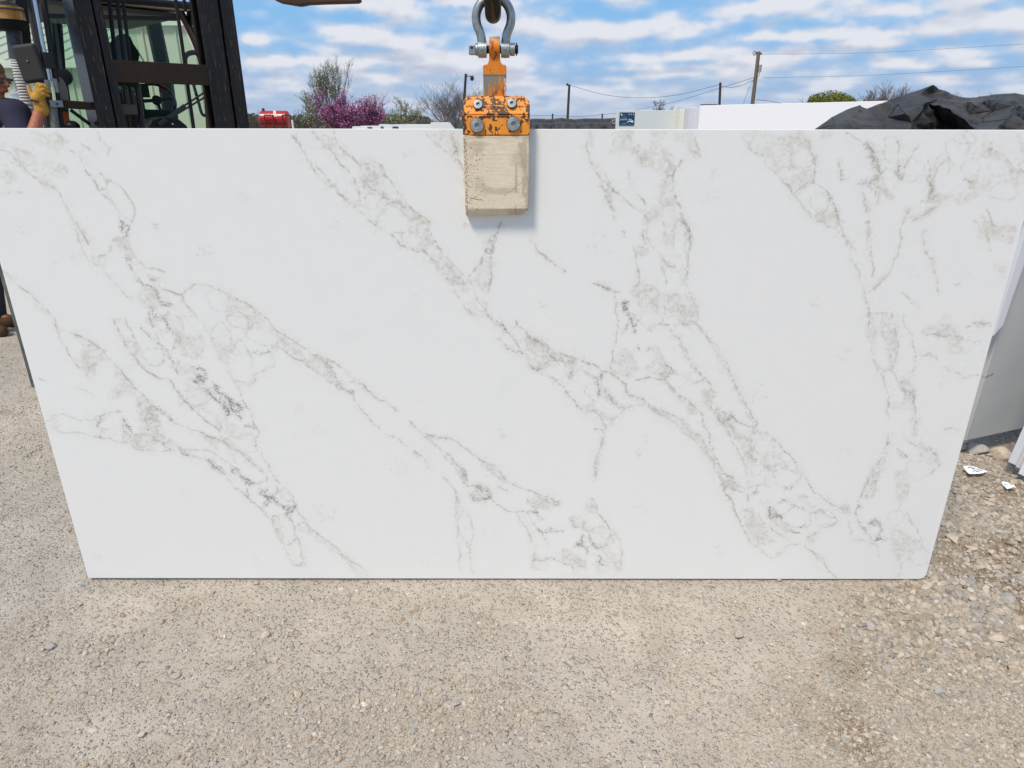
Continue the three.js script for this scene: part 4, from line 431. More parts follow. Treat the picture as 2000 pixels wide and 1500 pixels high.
  const hk = thing('lifting_hook', 'worn brown steel hook passing through the shackle bow', 'hook'), HX = -0.053;
  mesh('hook_body', tube([V3(HX - 0.012, 2.34, z0 + 0.05), V3(HX - 0.010, 2.12, z0 + 0.085), V3(HX - 0.006, 2.01, z0 + 0.075), V3(HX, 1.945, z0 + 0.04), V3(HX, 1.9235, z0), V3(HX, 1.945, z0 - 0.05), V3(HX, 2.02, z0 - 0.085), V3(HX, 2.08, z0 - 0.09)], 0.0225, 60, 16), M(0xffffff, 0.45, 0.6, { map: hookTex }), hk);
  mesh('swivel', new THREE.CylinderGeometry(0.05, 0.06, 0.12, 20).translate(HX - 0.012, 2.36, z0 + 0.05), blackSteel, hk);

  const boomTex = pixelTex(256, 64, (x, y) => { const n = fbm(x / 30, y / 9, 4), e = fbm(x / 5, y / 5, 3); return mixc([72, 44, 32], mixc([96, 72, 40], [58, 34, 28], e), n); });
  const boom = thing('lifting_boom', 'rusty brown boom whose underside shows at the top edge left of the hook', 'boom'), bm = M(0xffffff, 0.75, 0.2, { map: boomTex });
  const a = V3(HX - 0.012, 2.49, z0 + 0.05), b = V3(-2.61, 2.75, -5.35);
  mesh('beam', bar(a, b, 0.14, 0.14), bm, boom);
  const gp = [[536, 0], [545, 4], [580, 10], [585, 10], [600, 7], [640, 5.5], [696, 4], [702, 1]].map(([x, y]) => at(x, y, 3)), top = 2.62;
  const gs = shapeOf([...gp.map((p) => [p.x, p.y]), [gp[7].x, top], [gp[0].x, top]]);
  mesh('gusset', extrude(gs, 0.05, 0.004, 2).translate(0, 0, -3.05), bm, boom);
}

// ---------------------------------------------------------------- other slabs, tarps and papers
const whiteSlab = M(0xe6e6e3, 0.45), whiteSlab2 = M(0xdfe1e0, 0.5), greySlab = M(0x8d9291, 0.6), slabEdge = M(0xcfd1d0, 0.6);
const stickerTex = canvasTex(256, 224, (g, w, h) => {
  g.fillStyle = '#123f5c'; g.fillRect(0, 0, w, h); g.fillStyle = '#e6eef2';
  g.beginPath(); g.ellipse(26, 30, 13, 9, 0.6, 0, 6.3); g.fill(); g.fillRect(30, 40, 14, 16); g.globalAlpha = 0.45; g.fillRect(52, 36, 40, 4); g.fillRect(52, 46, 34, 4);
  g.globalAlpha = 0.75; for (const x of [158, 196, 232]) { g.fillRect(x - 7, 20, 14, 24); }
  g.globalAlpha = 0.35; g.fillRect(40, 76, 90, 5); g.fillRect(50, 88, 70, 5); g.globalAlpha = 0.8; g.strokeStyle = '#dfe9ee'; g.lineWidth = 6; g.beginPath(); g.moveTo(14, 118); for (let k = 0; k < 9; k++) g.quadraticCurveTo(22 + k * 13, k % 2 ? 96 : 146, 28 + k * 13, 120 - k); g.stroke();
  g.globalAlpha = 0.95; g.lineWidth = 9; for (let k = 0; k < 4; k++) { g.beginPath(); g.moveTo(130 + k * 9, 176 - k * 12); g.quadraticCurveTo(170, 130 + k * 8, 236, 142 + k * 9); g.stroke(); } g.fillRect(156, 114, 18, 14); g.fillRect(182, 112, 22, 14);
  g.globalAlpha = 0.5; g.fillRect(50, 184, 66, 10); g.fillRect(14, 206, 100, 4); g.fillRect(140, 202, 100, 4);
});
const stickerMat = M(0xffffff, 0.5, 0, { map: stickerTex });
const plain = (w, h) => planarUV(new THREE.BoxGeometry(w, h, 0.002), (x, y) => [(x + w / 2) / w, (y + h / 2) / h]);
// upright slabs seen end to end beyond the main slab: two pixels give the top corners, dl and dr how far away the ends are
function upright(name, label, group, pl, pr, dl, dr, thick, mat, opts = {}) {
  const a = at(pl[0], pl[1], dl), b = at(pr[0], pr[1], dr), len = Math.hypot(b.x - a.x, b.z - a.z), base = gh((a.x + b.x) / 2, (a.z + b.z) / 2), h = (opts.lift ?? 0) ? a.y - opts.lift : a.y - base + 0.01;
  const t = thing(name, label, 'stone slab', group); t.position.set(a.x, a.y - h, a.z); t.rotation.y = -Math.atan2(b.z - a.z, b.x - a.x);
  const tilt = b.y - a.y, cut = opts.cut ?? 0, s = shapeOf([[0, 0], [len, 0], ...(cut ? [[len, h - cut * 1.2], [len - cut, h + tilt]] : [[len, h + tilt]]), [0, h]]);
  mesh('slab', extrude(s, thick, 0.003).translate(0, 0, -thick), mat, t);
  if (opts.sticker) { const [x0, y0, x1, y1] = opts.sticker, p = at(x0, y0, dl - 0.02), q = at(x1, y1, dl - 0.02), w = q.x - p.x, hh = p.y - q.y, st = mesh('sticker', plain(w, hh), stickerMat, t); st.position.set(p.x - a.x + w / 2, p.y - (a.y - h) - hh / 2, 0.004); tag(st, 'dark blue printed sticker with white writing'); }
  return t;
}
const rowG = 'far row of white slabs';
upright('stone_slab', 'low white slab leftmost in the far row, foot of redbud', rowG, [688, 247], [704, 247], 13.2, 13.2, 0.3, whiteSlab2);
upright('stone_slab', 'white slab with the first blue sticker, right beside the redbud', rowG, [704, 246], [741, 246], 13, 13, 0.3, whiteSlab, { sticker: [717, 248, 727, 255] });
upright('stone_slab', 'white slab with narrow dark sticker near its left end', rowG, [740, 243], [761, 243], 12.6, 12.6, 0.3, whiteSlab2, { sticker: [743, 247, 749, 255] });
upright('stone_slab', 'white slab with a bright blue sticker under small green tree', rowG, [761, 243.5], [790, 243], 12.4, 12.4, 0.3, whiteSlab2, { sticker: [766, 247, 778, 255] });
upright('stone_slab', 'long blank white slab between stickered slabs and cut-corner slab', rowG, [790, 243], [842, 243], 12, 12, 0.3, whiteSlab);
upright('stone_slab', 'white slab with cut right corner just left of the clamp', rowG, [841, 239], [893, 239], 11.2, 11.2, 0.3, whiteSlab2, { cut: 0.14 });
upright('stone_slab', 'white slab with large blue sticker at its upper left', 'white slabs right of the clamp', [1205, 216], [1330, 215], 9.6, 9.8, 0.03, M(0xd6dcda, 0.4), { sticker: [1211, 219.5, 1241, 245.5] });
[[1328, 214.5, 1341, 213], [1340.5, 212.5, 1347, 212], [1346.5, 211, 1364, 209.5], [1364, 209, 1369, 208.5]].forEach(([x0, y0, x1, y1], i) => upright('stone_slab', ['narrow cream slab end next to the large stickered slab', 'thin grey slab end second right of stickered slab', 'lavender white slab end left of thin last slab end', 'thin white slab end touching the long white slab'][i], 'white slabs right of the clamp', [x0, y0], [x1, y1], 9.5 - i * 0.08, 9.5 - i * 0.08, 0.5, [M(0xe2e2d4, 0.5), M(0xc6c8c8, 0.5), M(0xd4d3d8, 0.5), M(0xdcdfe2, 0.5)][i]));
upright('stone_slab', 'long bright white slab running behind the black tarp pile', 'white slabs right of the clamp', [1367.5, 206], [1905, 192.5], 9.1, 7.6, 0.03, M(0xeeeeef, 0.4));
upright('stone_slab', 'dark grey slab edge peeking over the long white slab', 'white slabs right of the clamp', [1368, 203.5], [1402, 203], 9.5, 9.45, 0.05, M(0x4a5152, 0.5));
{ // grey slab back with white slab ends, right of the main slab
  const a = at(1885, 863, 3.12), b = at(1985, 846, 3.25), L = 1.9, dir = V3(b.x - a.x, 0, b.z - a.z).normalize(), H = 1.5;
  const backTex = pixelTex(256, 256, (x, y) => { const n = fbm(x / 60, y / 60, 4), e = fbm(x / 3, y / 40, 3); let v = 182 + (n - 0.5) * 22 + (e - 0.5) * 4; const c = [v, v, v * 0.975]; return (Math.abs(y - 236 - 8 * Math.sin(x / 22)) < 1 && x < 60) || (Math.abs(y - 205 - x * 0.35) < 0.8 && x < 34) || (Math.abs(y - 178 + x * 0.5) < 0.8 && x < 26) || (Math.abs(y - 60 - x * 0.2) < 0.7 && x < 10) ? [128, 129, 126] : c; });
  const g = extrude(shapeOf([[0, 0], [L, 0.01], [L, H], [0, H]]), 0.03, 0.003).translate(0, 0, -0.03); planarUV(g, (x, y) => [x / 1.4, y / 1.5]);
  const m = mesh('grey_slab', g, M(0xffffff, 0.6, 0, { map: backTex })); m.position.set(a.x, a.y + 0.006, a.z); m.rotation.set(0, -Math.atan2(dir.z, dir.x), 0, 'YXZ'); m.rotation.x = 0.03;
  tag(m, 'scratched grey slab back standing just behind the main slab right edge', 'stone slab');
  const strip = (label, pts, d, mat) => { const q = mesh('broken_slab', extrude(shapeOf(pts), 0.02, 0.0015).translate(0, 0, d), mat); q.position.set(a.x - 0.032, a.y + 0.05, a.z); q.rotation.copy(m.rotation); tag(q, label, 'stone slab'); };
  strip('white slab strip with broken lower end against the grey slab', [[-0.02, 0.62], [0.004, 0.64], [0.012, 0.70], [0.026, 0.72], [0.05, 1.03], [0.09, 1.38], [0.02, 1.38], [0.004, 1.0]], 0.006, M(0xe8eaea, 0.5));
  strip('thin white slab end outermost beside the broken strip', [[-0.06, 0.55], [-0.016, 0.60], [0.001, 1.0], [0.016, 1.38], [-0.06, 1.38]], 0.03, M(0xdcdfe2, 0.5));
  // leaning white slabs at the frame's right edge
  [[1968, 902, 1982, 0], [1983, 912, 1990, 1], [1988, 925, 2010, 2]].forEach(([px, py, , i]) => {
    const p = at(px, py, 2.96 - i * 0.05), q = mesh('white_slab', extrude(shapeOf([[0, 0], [1.4, 0], [1.4, 1.5], [0, 1.5]]), 0.03, 0.002).translate(0, 0, -0.03), i === 1 ? slabEdge : M([0xd8dbe0, 0, 0xe2e4e8][i], 0.5));
    q.position.copy(p); q.rotation.set(0, -1.02, -0.09, 'YXZ'); q.rotation.x = -0.02;
    tag(q, ['white slab end farthest back at the right frame edge', 'middle of three white slab ends at the right edge', 'white slab end nearest the camera at the right edge'][i], 'stone slab', 'white slab ends at the right edge');
  });
  mesh('timber', box(1.6, 0.05, 0.12, a.x + 0.95, 0.03, a.z - 0.42), M(0x2a1f16, 0.9)).rotation.y = 0; scene.children.at(-1).name = 'shade_dark_timber_skid'; tag(scene.children.at(-1), 'dark timber skid in shadow under the grey slab', 'timber skid');  // timber colour darkened to paint in the black shadow beneath the slab
  // two printed papers on the stones
  const paper = (label, cs, draw) => { const w = 0.24, geo = new THREE.PlaneGeometry(1, 1, 8, 6), p = geo.attributes.position, pts = cs.map(([x, y]) => { let lo = 1, hi = 5; for (let k = 0; k < 40; k++) { const d = (lo + hi) / 2, q = at(x, y, d); if (q.y > gh(q.x, q.z) + 0.022) lo = d; else hi = d; } return at(x, y, lo); });
    for (let i = 0; i < p.count; i++) { const u = p.getX(i) + 0.5, v = p.getY(i) + 0.5, q = pts[3].clone().lerp(pts[2], u).lerp(pts[0].clone().lerp(pts[1], u), v); p.setXYZ(i, q.x, q.y + 0.012 * noise2(u * 3 + cs[0][0], v * 3), q.z); }
    geo.computeVertexNormals(); tag(mesh('paper', geo, M(0xffffff, 0.8, 0, { map: canvasTex(128, 96, draw), side: THREE.DoubleSide })), label, 'paper'); };
  paper('white paper with dark blue letter marks lying on the stones', [[1880, 913], [1906, 912], [1929, 924], [1892, 928]], (g, w, h) => { g.fillStyle = '#f4f4f2'; g.fillRect(0, 0, w, h); g.fillStyle = '#23284a'; g.beginPath(); g.moveTo(26, 22); g.lineTo(66, 18); g.lineTo(78, 44); g.lineTo(58, 48); g.lineTo(52, 32); g.lineTo(28, 32); g.fill(); g.fillStyle = '#bcbcc0'; g.fillRect(72, 22, 22, 18); g.fillStyle = '#3a3f5c'; g.fillRect(44, 58, 56, 7); g.fillRect(58, 72, 50, 6); });
  paper('smaller torn white paper half buried at the right edge', [[1955, 944], [1968, 943], [1984, 955], [1966, 957]], (g, w, h) => { g.fillStyle = '#efeeec'; g.fillRect(0, 0, w, h); g.fillStyle = '#555a66'; g.fillRect(20, 30, 60, 6); });
}
{ // green-grey slab on edge behind the left end
  const p = at(64, 752, 3.86), tx = pixelTex(128, 256, (x, y) => { const n = fbm(x / 7, y / 16, 5), e = fbm(x / 2.5, y / 3, 3); return mixc([48, 54, 52], [128, 132, 124], n * 0.7 + e * 0.3); });
  const g = box(2.0, 1.12, 0.03, 1.0, 0.56, 0, 0.002); planarUV(g, (x, y, z) => [x * 3 + z * 9, y * 1.1 + z * 2]);
  const m = mesh('stone_slab', g, M(0xffffff, 0.55, 0, { map: tx })); m.position.set(p.x, gh(p.x, p.z) - 0.01, p.z); tag(m, 'dark green-grey slab on edge behind the left end of the white slab', 'stone slab');
}
// tarps: sheets with folds
const tarpTex = pixelTex(256, 256, (x, y) => { const n = fbm(x / 40, y / 40, 4), e = HASH[(x * 131 + y * 7717) & 65535], w = ((x >> 1) + (y >> 1)) & 1; const v = 60 + (n - 0.5) * 44 + (e - 0.5) * 14 + w * 3; return [v, v * 0.975, v * 0.955]; });
const tarpMat = new THREE.MeshPhysicalMaterial({ color: 0xffffff, map: tarpTex, roughness: 0.58, side: THREE.DoubleSide, specularIntensity: 0.6 });
function sheet(nu, nv, f) { const pos = [], uv = [], idx = []; for (let j = 0; j <= nv; j++) for (let i = 0; i <= nu; i++) { const p = f(i / nu, j / nv); pos.push(p.x, p.y, p.z); uv.push(i / nu * 4, j / nv * 2); } for (let j = 0; j < nv; j++) for (let i = 0; i < nu; i++) { const a = j * (nu + 1) + i; idx.push(a, a + nu + 1, a + 1, a + 1, a + nu + 1, a + nu + 2); } const g = new THREE.BufferGeometry(); g.setAttribute('position', new THREE.Float32BufferAttribute(pos, 3)); g.setAttribute('uv', new THREE.Float32BufferAttribute(uv, 2)); g.setIndex(idx); g.computeVertexNormals(); return g; }
const lerpList = (L, x) => { if (x <= L[0][0]) return L[0][1]; for (let i = 1; i < L.length; i++) if (x <= L[i][0]) return mixn(L[i - 1][1], L[i][1], (x - L[i - 1][0]) / (L[i][0] - L[i - 1][0])); return L.at(-1)[1]; };
{
  // big pile: creased facets between folds
  const pp = [[1588, 254, 4.0], [1622, 230, 4.1], [1650, 216, 4.15], [1676, 207, 4.2], [1692, 213, 4.18], [1689, 232, 3.92], [1655, 240, 3.84], [1708, 264, 3.76], [1640, 268, 3.72], [1590, 272, 3.85], [1735, 197, 4.25], [1775, 182, 4.25], [1817, 168, 4.2], [1766, 222, 3.80], [1733, 230, 4.02], [1786, 266, 3.68], [1803, 203, 3.86], [1781, 240, 3.74], [1838, 180, 4.27], [1860, 191, 4.32], [1826, 197, 4.12], [1811, 204, 4.0], [1850, 215, 3.80], [1880, 234, 3.70], [1905, 260, 3.62], [1838, 246, 3.98], [1815, 268, 3.9], [1870, 266, 3.95],
    [1900, 193, 4.34], [1902, 206, 3.98], [1880, 203, 4.14], [1935, 187, 4.38], [1975, 184, 4.4], [2010, 192, 4.3], [1948, 199, 3.98], [1976, 208, 3.86], [1930, 221, 4.0], [1892, 225, 3.98], [1988, 207, 4.02], [2012, 216, 3.8], [1962, 234, 3.70], [1932, 258, 3.60], [2012, 247, 3.66], [2070, 190, 4.3], [2085, 222, 3.75], [2090, 272, 3.6], [2012, 276, 3.58], [1960, 276, 3.62], [1712, 206, 4.2], [1750, 206, 4.1], [1795, 186, 4.1], [1850, 196, 4.16], [1925, 196, 4.2], [1955, 192, 4.25], [1860, 240, 3.9], [1730, 252, 3.84], [1672, 222, 4.04], [1625, 246, 3.86], [1912, 240, 3.84], [1990, 228, 3.86], [2150, 210, 4.2], [2200, 280, 3.7]];
  const tri = []; { // Delaunay triangles over the outline as it lies
    const P = pp.map(([x, y]) => [x, y * 1.6]), n = P.length; P.push([-9000, -9000], [9000, -9000], [1500, 12000]); let T = [[n, n + 1, n + 2]];
    const inC = (t, q) => { const [a, b, c] = t.map((k) => P[k]), ax = a[0] - q[0], ay = a[1] - q[1], bx = b[0] - q[0], by = b[1] - q[1], cx = c[0] - q[0], cy = c[1] - q[1], det = (ax * ax + ay * ay) * (bx * cy - cx * by) - (bx * bx + by * by) * (ax * cy - cx * ay) + (cx * cx + cy * cy) * (ax * by - bx * ay), o = (b[0] - a[0]) * (c[1] - a[1]) - (b[1] - a[1]) * (c[0] - a[0]); return o > 0 ? det > 0 : det < 0; };
    for (let k = 0; k < n; k++) { const bad = T.filter((t) => inC(t, P[k])), edges = {}; for (const t of bad) for (let e = 0; e < 3; e++) { const u = t[e], v = t[(e + 1) % 3], key = Math.min(u, v) + ',' + Math.max(u, v); edges[key] = (edges[key] ?? 0) + 1; } T = T.filter((t) => !bad.includes(t)); for (const key in edges) if (edges[key] === 1) T.push([...key.split(',').map(Number), k]); }
    for (const t of T) if (t.every((k) => k < n)) tri.push(t);
  }
  const pos3 = [], addTri = (a, b, c, lv) => { if (!lv) { pos3.push(a, b, c); return; } const ab = a.clone().lerp(b, 0.5), bc = b.clone().lerp(c, 0.5), ca = c.clone().lerp(a, 0.5); addTri(a, ab, ca, lv - 1); addTri(ab, b, bc, lv - 1); addTri(ca, bc, c, lv - 1); addTri(ab, bc, ca, lv - 1); };
  const Q = pp.map(([x, y, d]) => at(x, y, d));
  const lineY = (x) => lerpList([[1588, 254], [1622, 230], [1650, 216], [1676, 207], [1692, 213], [1712, 206], [1735, 197], [1775, 182], [1817, 168], [1838, 180], [1860, 191], [1900, 193], [1935, 187], [1975, 184], [2010, 192], [2070, 190], [2150, 210], [2200, 280]], x);
  for (const t of tri) { const gx = (pp[t[0]][0] + pp[t[1]][0] + pp[t[2]][0]) / 3, gy = (pp[t[0]][1] + pp[t[1]][1] + pp[t[2]][1]) / 3; if (gy < lineY(gx) + 0.6) continue; let [a, b, c] = t.map((k) => Q[k]); if (b.clone().sub(a).cross(c.clone().sub(a)).z < 0) [b, c] = [c, b]; addTri(a, b, c, 4); }
  const crest = [0, 1, 2, 3, 4, 48, 10, 11, 12, 18, 19, 28, 31, 32, 33, 43, 60].map((k) => Q[k]);
  for (let k = 1; k < crest.length; k++) { const [a, b] = [crest[k - 1], crest[k]], A = a.clone().add(V3(0.15, -0.30, -0.8)), B = b.clone().add(V3(0.15, -0.30, -0.8)); addTri(a, b, B, 3); addTri(a, B, A, 3); }
  const pg = new THREE.BufferGeometry(), arr = new Float32Array(pos3.length * 3), wr = (a, b) => 1 - Math.abs(2 * fbm(a, b, 3) - 1);
  pos3.forEach((p, i) => { const u = p.x * 3.2 + p.y * 2.4, v = p.y * 6 - p.z * 2.2, q = (wr(u, v) - 0.7) * 0.075 + (wr(u * 2.7 + 4, v * 2.1) - 0.7) * 0.03 + (wr(u * 7 + 9, v * 5) - 0.7) * 0.007; arr[3 * i] = p.x + q * 0.2; arr[3 * i + 1] = p.y + q * 0.35; arr[3 * i + 2] = p.z + q; });
  pg.setAttribute('position', new THREE.BufferAttribute(arr, 3)); const pile = mergeVertices(pg, 1e-5); pile.computeVertexNormals(); planarUV(pile, (x, y, z) => [x * 1.5, y * 1.5 + z]);
  tag(mesh('tarp', pile, tarpMat), 'big crumpled black tarp with a peaked fold piled at the right', 'tarp');
  const stack = box(2.6, 1.18, 0.8, 0, 0.59, 0, 0.01), sm = mesh('stone_slab', stack, greySlab); sm.position.set(3.75, 0, -4.35); tag(sm, 'grey slab block carrying the black tarp pile', 'stone slab');
  // low tarp wall right of the clamp
  const crest2 = [[1030, 233], [1050, 232], [1075, 233], [1098, 230], [1125, 233], [1150, 231], [1180, 232], [1206, 230]];
  const wall = sheet(120, 30, (u, v) => { const px = mixn(1028, 1207, u), p = at(px, lerpList(crest2, px) + 0.8 * (noise2(u * 22, 3) - 0.5), 11), fold = (fbm(u * 9 + v * 1.4, v * 1.2 + 2, 3) - 0.5) * 0.5 + 0.18 * Math.abs(Math.sin(u * 21 + v * 3)); return V3(p.x, p.y - v * 1.2, p.z + (0.06 + fold) * sstep(0, 0.25, v) + v * 0.3 + (v < 0.04 ? -0.3 : 0)); });
  tag(mesh('tarp', wall, tarpMat), 'low black tarp hanging in folds between the clamp and stickered slab', 'tarp');
  const ring = mesh('eyelet', new THREE.TorusGeometry(0.025, 0.007, 6, 16), zinc, scene.children.at(-1)); ring.position.copy(at(1199, 238, 10.6));
  const crest3 = [[722, 245], [740, 241], [770, 241], [790, 241], [804, 237], [812, 233], [822, 236], [827, 235], [828, 230], [832, 233], [845, 238], [862, 237], [880, 235], [905, 236], [915, 240]];
  const far = sheet(110, 12, (u, v) => { const px = mixn(720, 915, u), p = at(px, lerpList(crest3, px), 14.2); return V3(p.x, p.y - v * 1.0, p.z + 0.5 * v + (fbm(u * 14, v * 2 + 5, 3) - 0.5) * 0.35 * sstep(0, 0.2, v)); });
  tag(mesh('tarp', far, tarpMat), 'ragged black tarp lying behind the far row of white slabs', 'tarp');
  const teal = sheet(10, 8, (u, v) => { const p = at(mixn(892, 905, u), mixn(251 - 7 * u, 262, v), 10.8); return V3(p.x, p.y, p.z + (noise2(u * 4, v * 4) - 0.5) * 0.08); });
  tag(mesh('cloth', teal, M(0x2f9c8c, 0.7, 0, { side: THREE.DoubleSide })), 'small teal cloth corner hanging beside the clamp plate', 'cloth');
}

// ---------------------------------------------------------------- forklift, turned about 48 degrees to the right
const FW = V3(-2.61, 0, -5.45), YAW = 48 * Math.PI / 180; FW.y = gh(FW.x, FW.z);
const lift = thing('forklift', 'black forklift with tall rusty mast and glass cab behind left slab end', 'forklift'); lift.position.copy(FW); lift.rotation.y = YAW;
function loc(px, py, zl) { // pixel -> the forklift's own axes, on its plane z = zl
  const o = camera.position.clone().sub(FW).applyAxisAngle(V3(0, 1, 0), -YAW), d = at(px, py, 1).sub(camera.position).applyAxisAngle(V3(0, 1, 0), -YAW);
  return o.addScaledVector(d, (zl - o.z) / d.z);
}
const mastTex = pixelTex(128, 512, (x, y) => { const n = fbm(x / 14, y / 60, 4), e = fbm(x / 3, y / 9, 3), s = fbm(x / 2.2 + 9, y / 26, 2); let c = mixc([22, 21, 22], [40, 37, 37], n); c = mixc(c, [62, 46, 36], sstep(0.58, 0.74, n * 0.6 + e * 0.4) * 0.6); c = mixc(c, [136, 104, 78], sstep(0.72, 0.8, s) * 0.6); return c; });
const rustTex = pixelTex(256, 128, (x, y) => { const n = fbm(x / 30, y / 20, 4), e = fbm(x / 4, y / 4, 3); return mixc([36, 26, 18], [66, 46, 28], n * 0.6 + e * 0.4); });
const mastMat = M(0xffffff, 0.5, 0.35, { map: mastTex }), rustMat = M(0xffffff, 0.8, 0.1, { map: rustTex }), blackPaint = M(0x141416, 0.5, 0.1), rubber = M(0x17181a, 0.85), chrome = M(0xb8bcc6, 0.18, 1), grime = M(0x4b4640, 0.75, 0.2);
const vuv = (g) => planarUV(g, (x, y, z) => [(x + z) * 4, y / 1.6]);
const topY = 3.1;
const span = (px0, px1, py, zl) => [loc(px0, py, zl).x, loc(px1, py, zl).x];
{
  // left pair of channels, then right pair; each a C section opening inwards
  const channel = (x0, x1, zf, depth, open, h) => { const t = 0.016, w = x1 - x0, s = open > 0 ? [[x0, zf], [x1, zf], [x1, zf - t], [x0 + t, zf - t], [x0 + t, zf - depth + t], [x1, zf - depth + t], [x1, zf - depth], [x0, zf - depth]] : [[x0, zf], [x1, zf], [x1, zf - depth], [x0, zf - depth], [x0, zf - depth + t], [x1 - t, zf - depth + t], [x1 - t, zf - t], [x0, zf - t]]; const g = extrude(shapeOf(s.map(([x, z]) => [x, -z])), h, 0.003); g.rotateX(-Math.PI / 2); return vuv(g); };
  let [a, b] = span(144, 177, 2, 0); mesh('outer_mast', channel(a, b, 0, 0.21, 1, topY), mastMat, lift);
  mesh('mast_side', vuv(box(0.006, topY, 0.20, a - 0.003, topY / 2, -0.105)), M(0x232223, 0.22, 0.35), lift);
  let [c, d] = span(181, 198, 2, -0.01); mesh('inner_mast', channel(c, d, -0.012, 0.10, 1, topY), mastMat, lift);
  let [e, f] = span(430, 452, 2, 0); mesh('outer_mast', channel(e, f + 0.01, 0, 0.13, -1, topY), mastMat, lift);
  let [g, h] = span(386, 425, 2, -0.01); mesh('inner_mast', channel(g, h, -0.012, 0.10, -1, topY), mastMat, lift);
  mesh('mast_web', box(h - g + 0.01, topY, 0.03, (g + h) / 2, topY / 2, -0.12), rustMat, lift);
  mesh('mast_web', box(d - c + 0.02, topY, 0.03, (c + d) / 2, topY / 2, -0.12), rustMat, lift);
  const y0 = loc(300, 163, -0.02).y, y1 = loc(300, 121, -0.02).y;
  mesh('cross_plate', planarUV(box(g - d + 0.02, y1 - y0, 0.03, (g + d) / 2, (y0 + y1) / 2, -0.03, 0.003), (x, y) => [x, y * 2]), rustMat, lift);
  mesh('cross_plate', box(g - d + 0.02, 0.2, 0.03, (g + d) / 2, 2.95, -0.03), rustMat, lift);
  const rod = (name, px, py, px2, py2, z, r, mat) => mesh(name, cyl(loc(px, py, z), loc(px2, py2, z), r, r, 10), mat, lift);
  rod('mast_hose', 207, -60, 226, 120, -0.10, 0.014, rubber); rod('mast_hose', 222, -60, 242, 120, -0.10, 0.013, rubber); rod('mast_hose', 233.5, -60, 254, 120, -0.10, 0.012, rubber); rod('lift_chain', 335, -60, 380, 262, -0.06, 0.013, rubber); rod('lift_chain', 355, -40, 362, 22, -0.16, 0.012, rubber);
  rod('chain_rod', 241, 163, 256, 262, -0.06, 0.012, rustMat); rod('chain_rod', 268, 163, 280, 262, -0.07, 0.02, mastMat); rod('chain_rod', 252, 163, 268, 262, -0.1, 0.012, rustMat);
  const br = loc(250, 214, -0.05); mesh('hose_bracket', box(0.12, 0.07, 0.03, br.x, br.y, -0.05, 0.004), grime, lift);
  // carriage low on the mast, with two forks
  mesh('carriage', merge([box(1.15, 0.12, 0.06, -0.02, 1.05, 0.07, 0.006), box(1.15, 0.12, 0.06, -0.02, 0.55, 0.07, 0.006), box(0.08, 0.6, 0.05, -0.3, 0.8, 0.06), box(0.08, 0.6, 0.05, 0.26, 0.8, 0.06)]), rustMat, lift);
  // hydraulic pole with fittings left of the mast
  const zp = -0.1;
  mesh('side_post', cyl(loc(78, -40, zp - 0.02), loc(110, 160, zp - 0.02), 0.019, 0.019, 14), blackPaint, lift);
  mesh('hydraulic_ram', cyl(loc(68, 0, zp), loc(97, 158, zp), 0.0125, 0.0125, 14), chrome, lift);
  mesh('hydraulic_ram', cyl(loc(62, -10, zp - 0.05), loc(86, 130, zp - 0.05), 0.012, 0.012, 12), blackPaint, lift);
  const clp = loc(94, 118, zp + 0.02); mesh('pipe_clamp', box(0.058, 0.10, 0.03, clp.x + 0.008, clp.y, zp + 0.012, 0.004), blackPaint, lift);
  const silver = M(0xd0d3d6, 0.35, 0.7, { map: steelTex });
  for (const [x0, y0, x1, y1, r] of [[91, 156, 94, 170, 0.017], [94, 170, 97, 181, 0.013], [107, 154, 110, 168, 0.016], [110, 168, 112.5, 181, 0.014]]) mesh('hose_fitting', cyl(loc(x0, y0, zp + 0.02), loc(x1, y1, zp + 0.02), r, r, 8), silver, lift);
  for (const [x0, y0, x1, y1, r, m] of [[96, 181, 106, 262, 0.016, grime], [112, 181, 124, 262, 0.014, rubber], [103, 208, 108, 262, 0.028, M(0xb9b6ae, 0.7, 0.2, { map: steelTex })]]) mesh('hydraulic_hose', cyl(loc(x0, y0, zp + 0.015), loc(x1, y1, zp + 0.015), r, r, 10), m, lift);
  const blk = loc(109.5, 203, zp + 0.05), bl = mesh('fitting_block', box(0.075, 0.044, 0.04, blk.x, blk.y, zp + 0.05, 0.004), silver, lift); mesh('screw', new THREE.CylinderGeometry(0.008, 0.008, 0.01, 10).rotateX(Math.PI / 2).translate(blk.x, blk.y, zp + 0.072), grime, bl);
  const disc = loc(124, 178, zp - 0.08); mesh('round_plate', new THREE.CylinderGeometry(0.06, 0.06, 0.012, 24).rotateX(Math.PI / 2).scale(0.6, 1.5, 1).translate(disc.x - 0.01, disc.y, zp - 0.08), M(0x8a8074, 0.7), lift);
  const b0 = loc(117, 203, zp), b1 = loc(178, 207, -0.06); mesh('side_bracket', bar(b0, b1, 0.05, 0.025), rustMat, lift);
  const o0 = loc(124, 218, zp - 0.12), o1 = loc(131, 262, zp - 0.12); mesh('orange_bracket', bar(o0, o1, 0.05, 0.04), M(0xc4571c, 0.6), lift);
  mesh('brace_rod', cyl(loc(138, 215, -0.12), loc(176, 243, -0.12), 0.012), rubber, lift);
  const lamp = loc(141, 247, -0.2); mesh('work_lamp', new THREE.SphereGeometry(0.05, 16, 12).scale(1, 0.8, 1).translate(lamp.x, lamp.y, -0.2), blackPaint, lift);

  // mirrors
  const mir = (name, px, py, w, h, r, z, tilt) => { const p = loc(px, py, z), g = new RoundedBoxGeometry(w, h, 0.05, 4, r); const m = mesh(name, g, M(0x2a2926, 0.7), lift); m.position.copy(p); m.rotation.set(0, -YAW * 0.8, tilt); return m; };
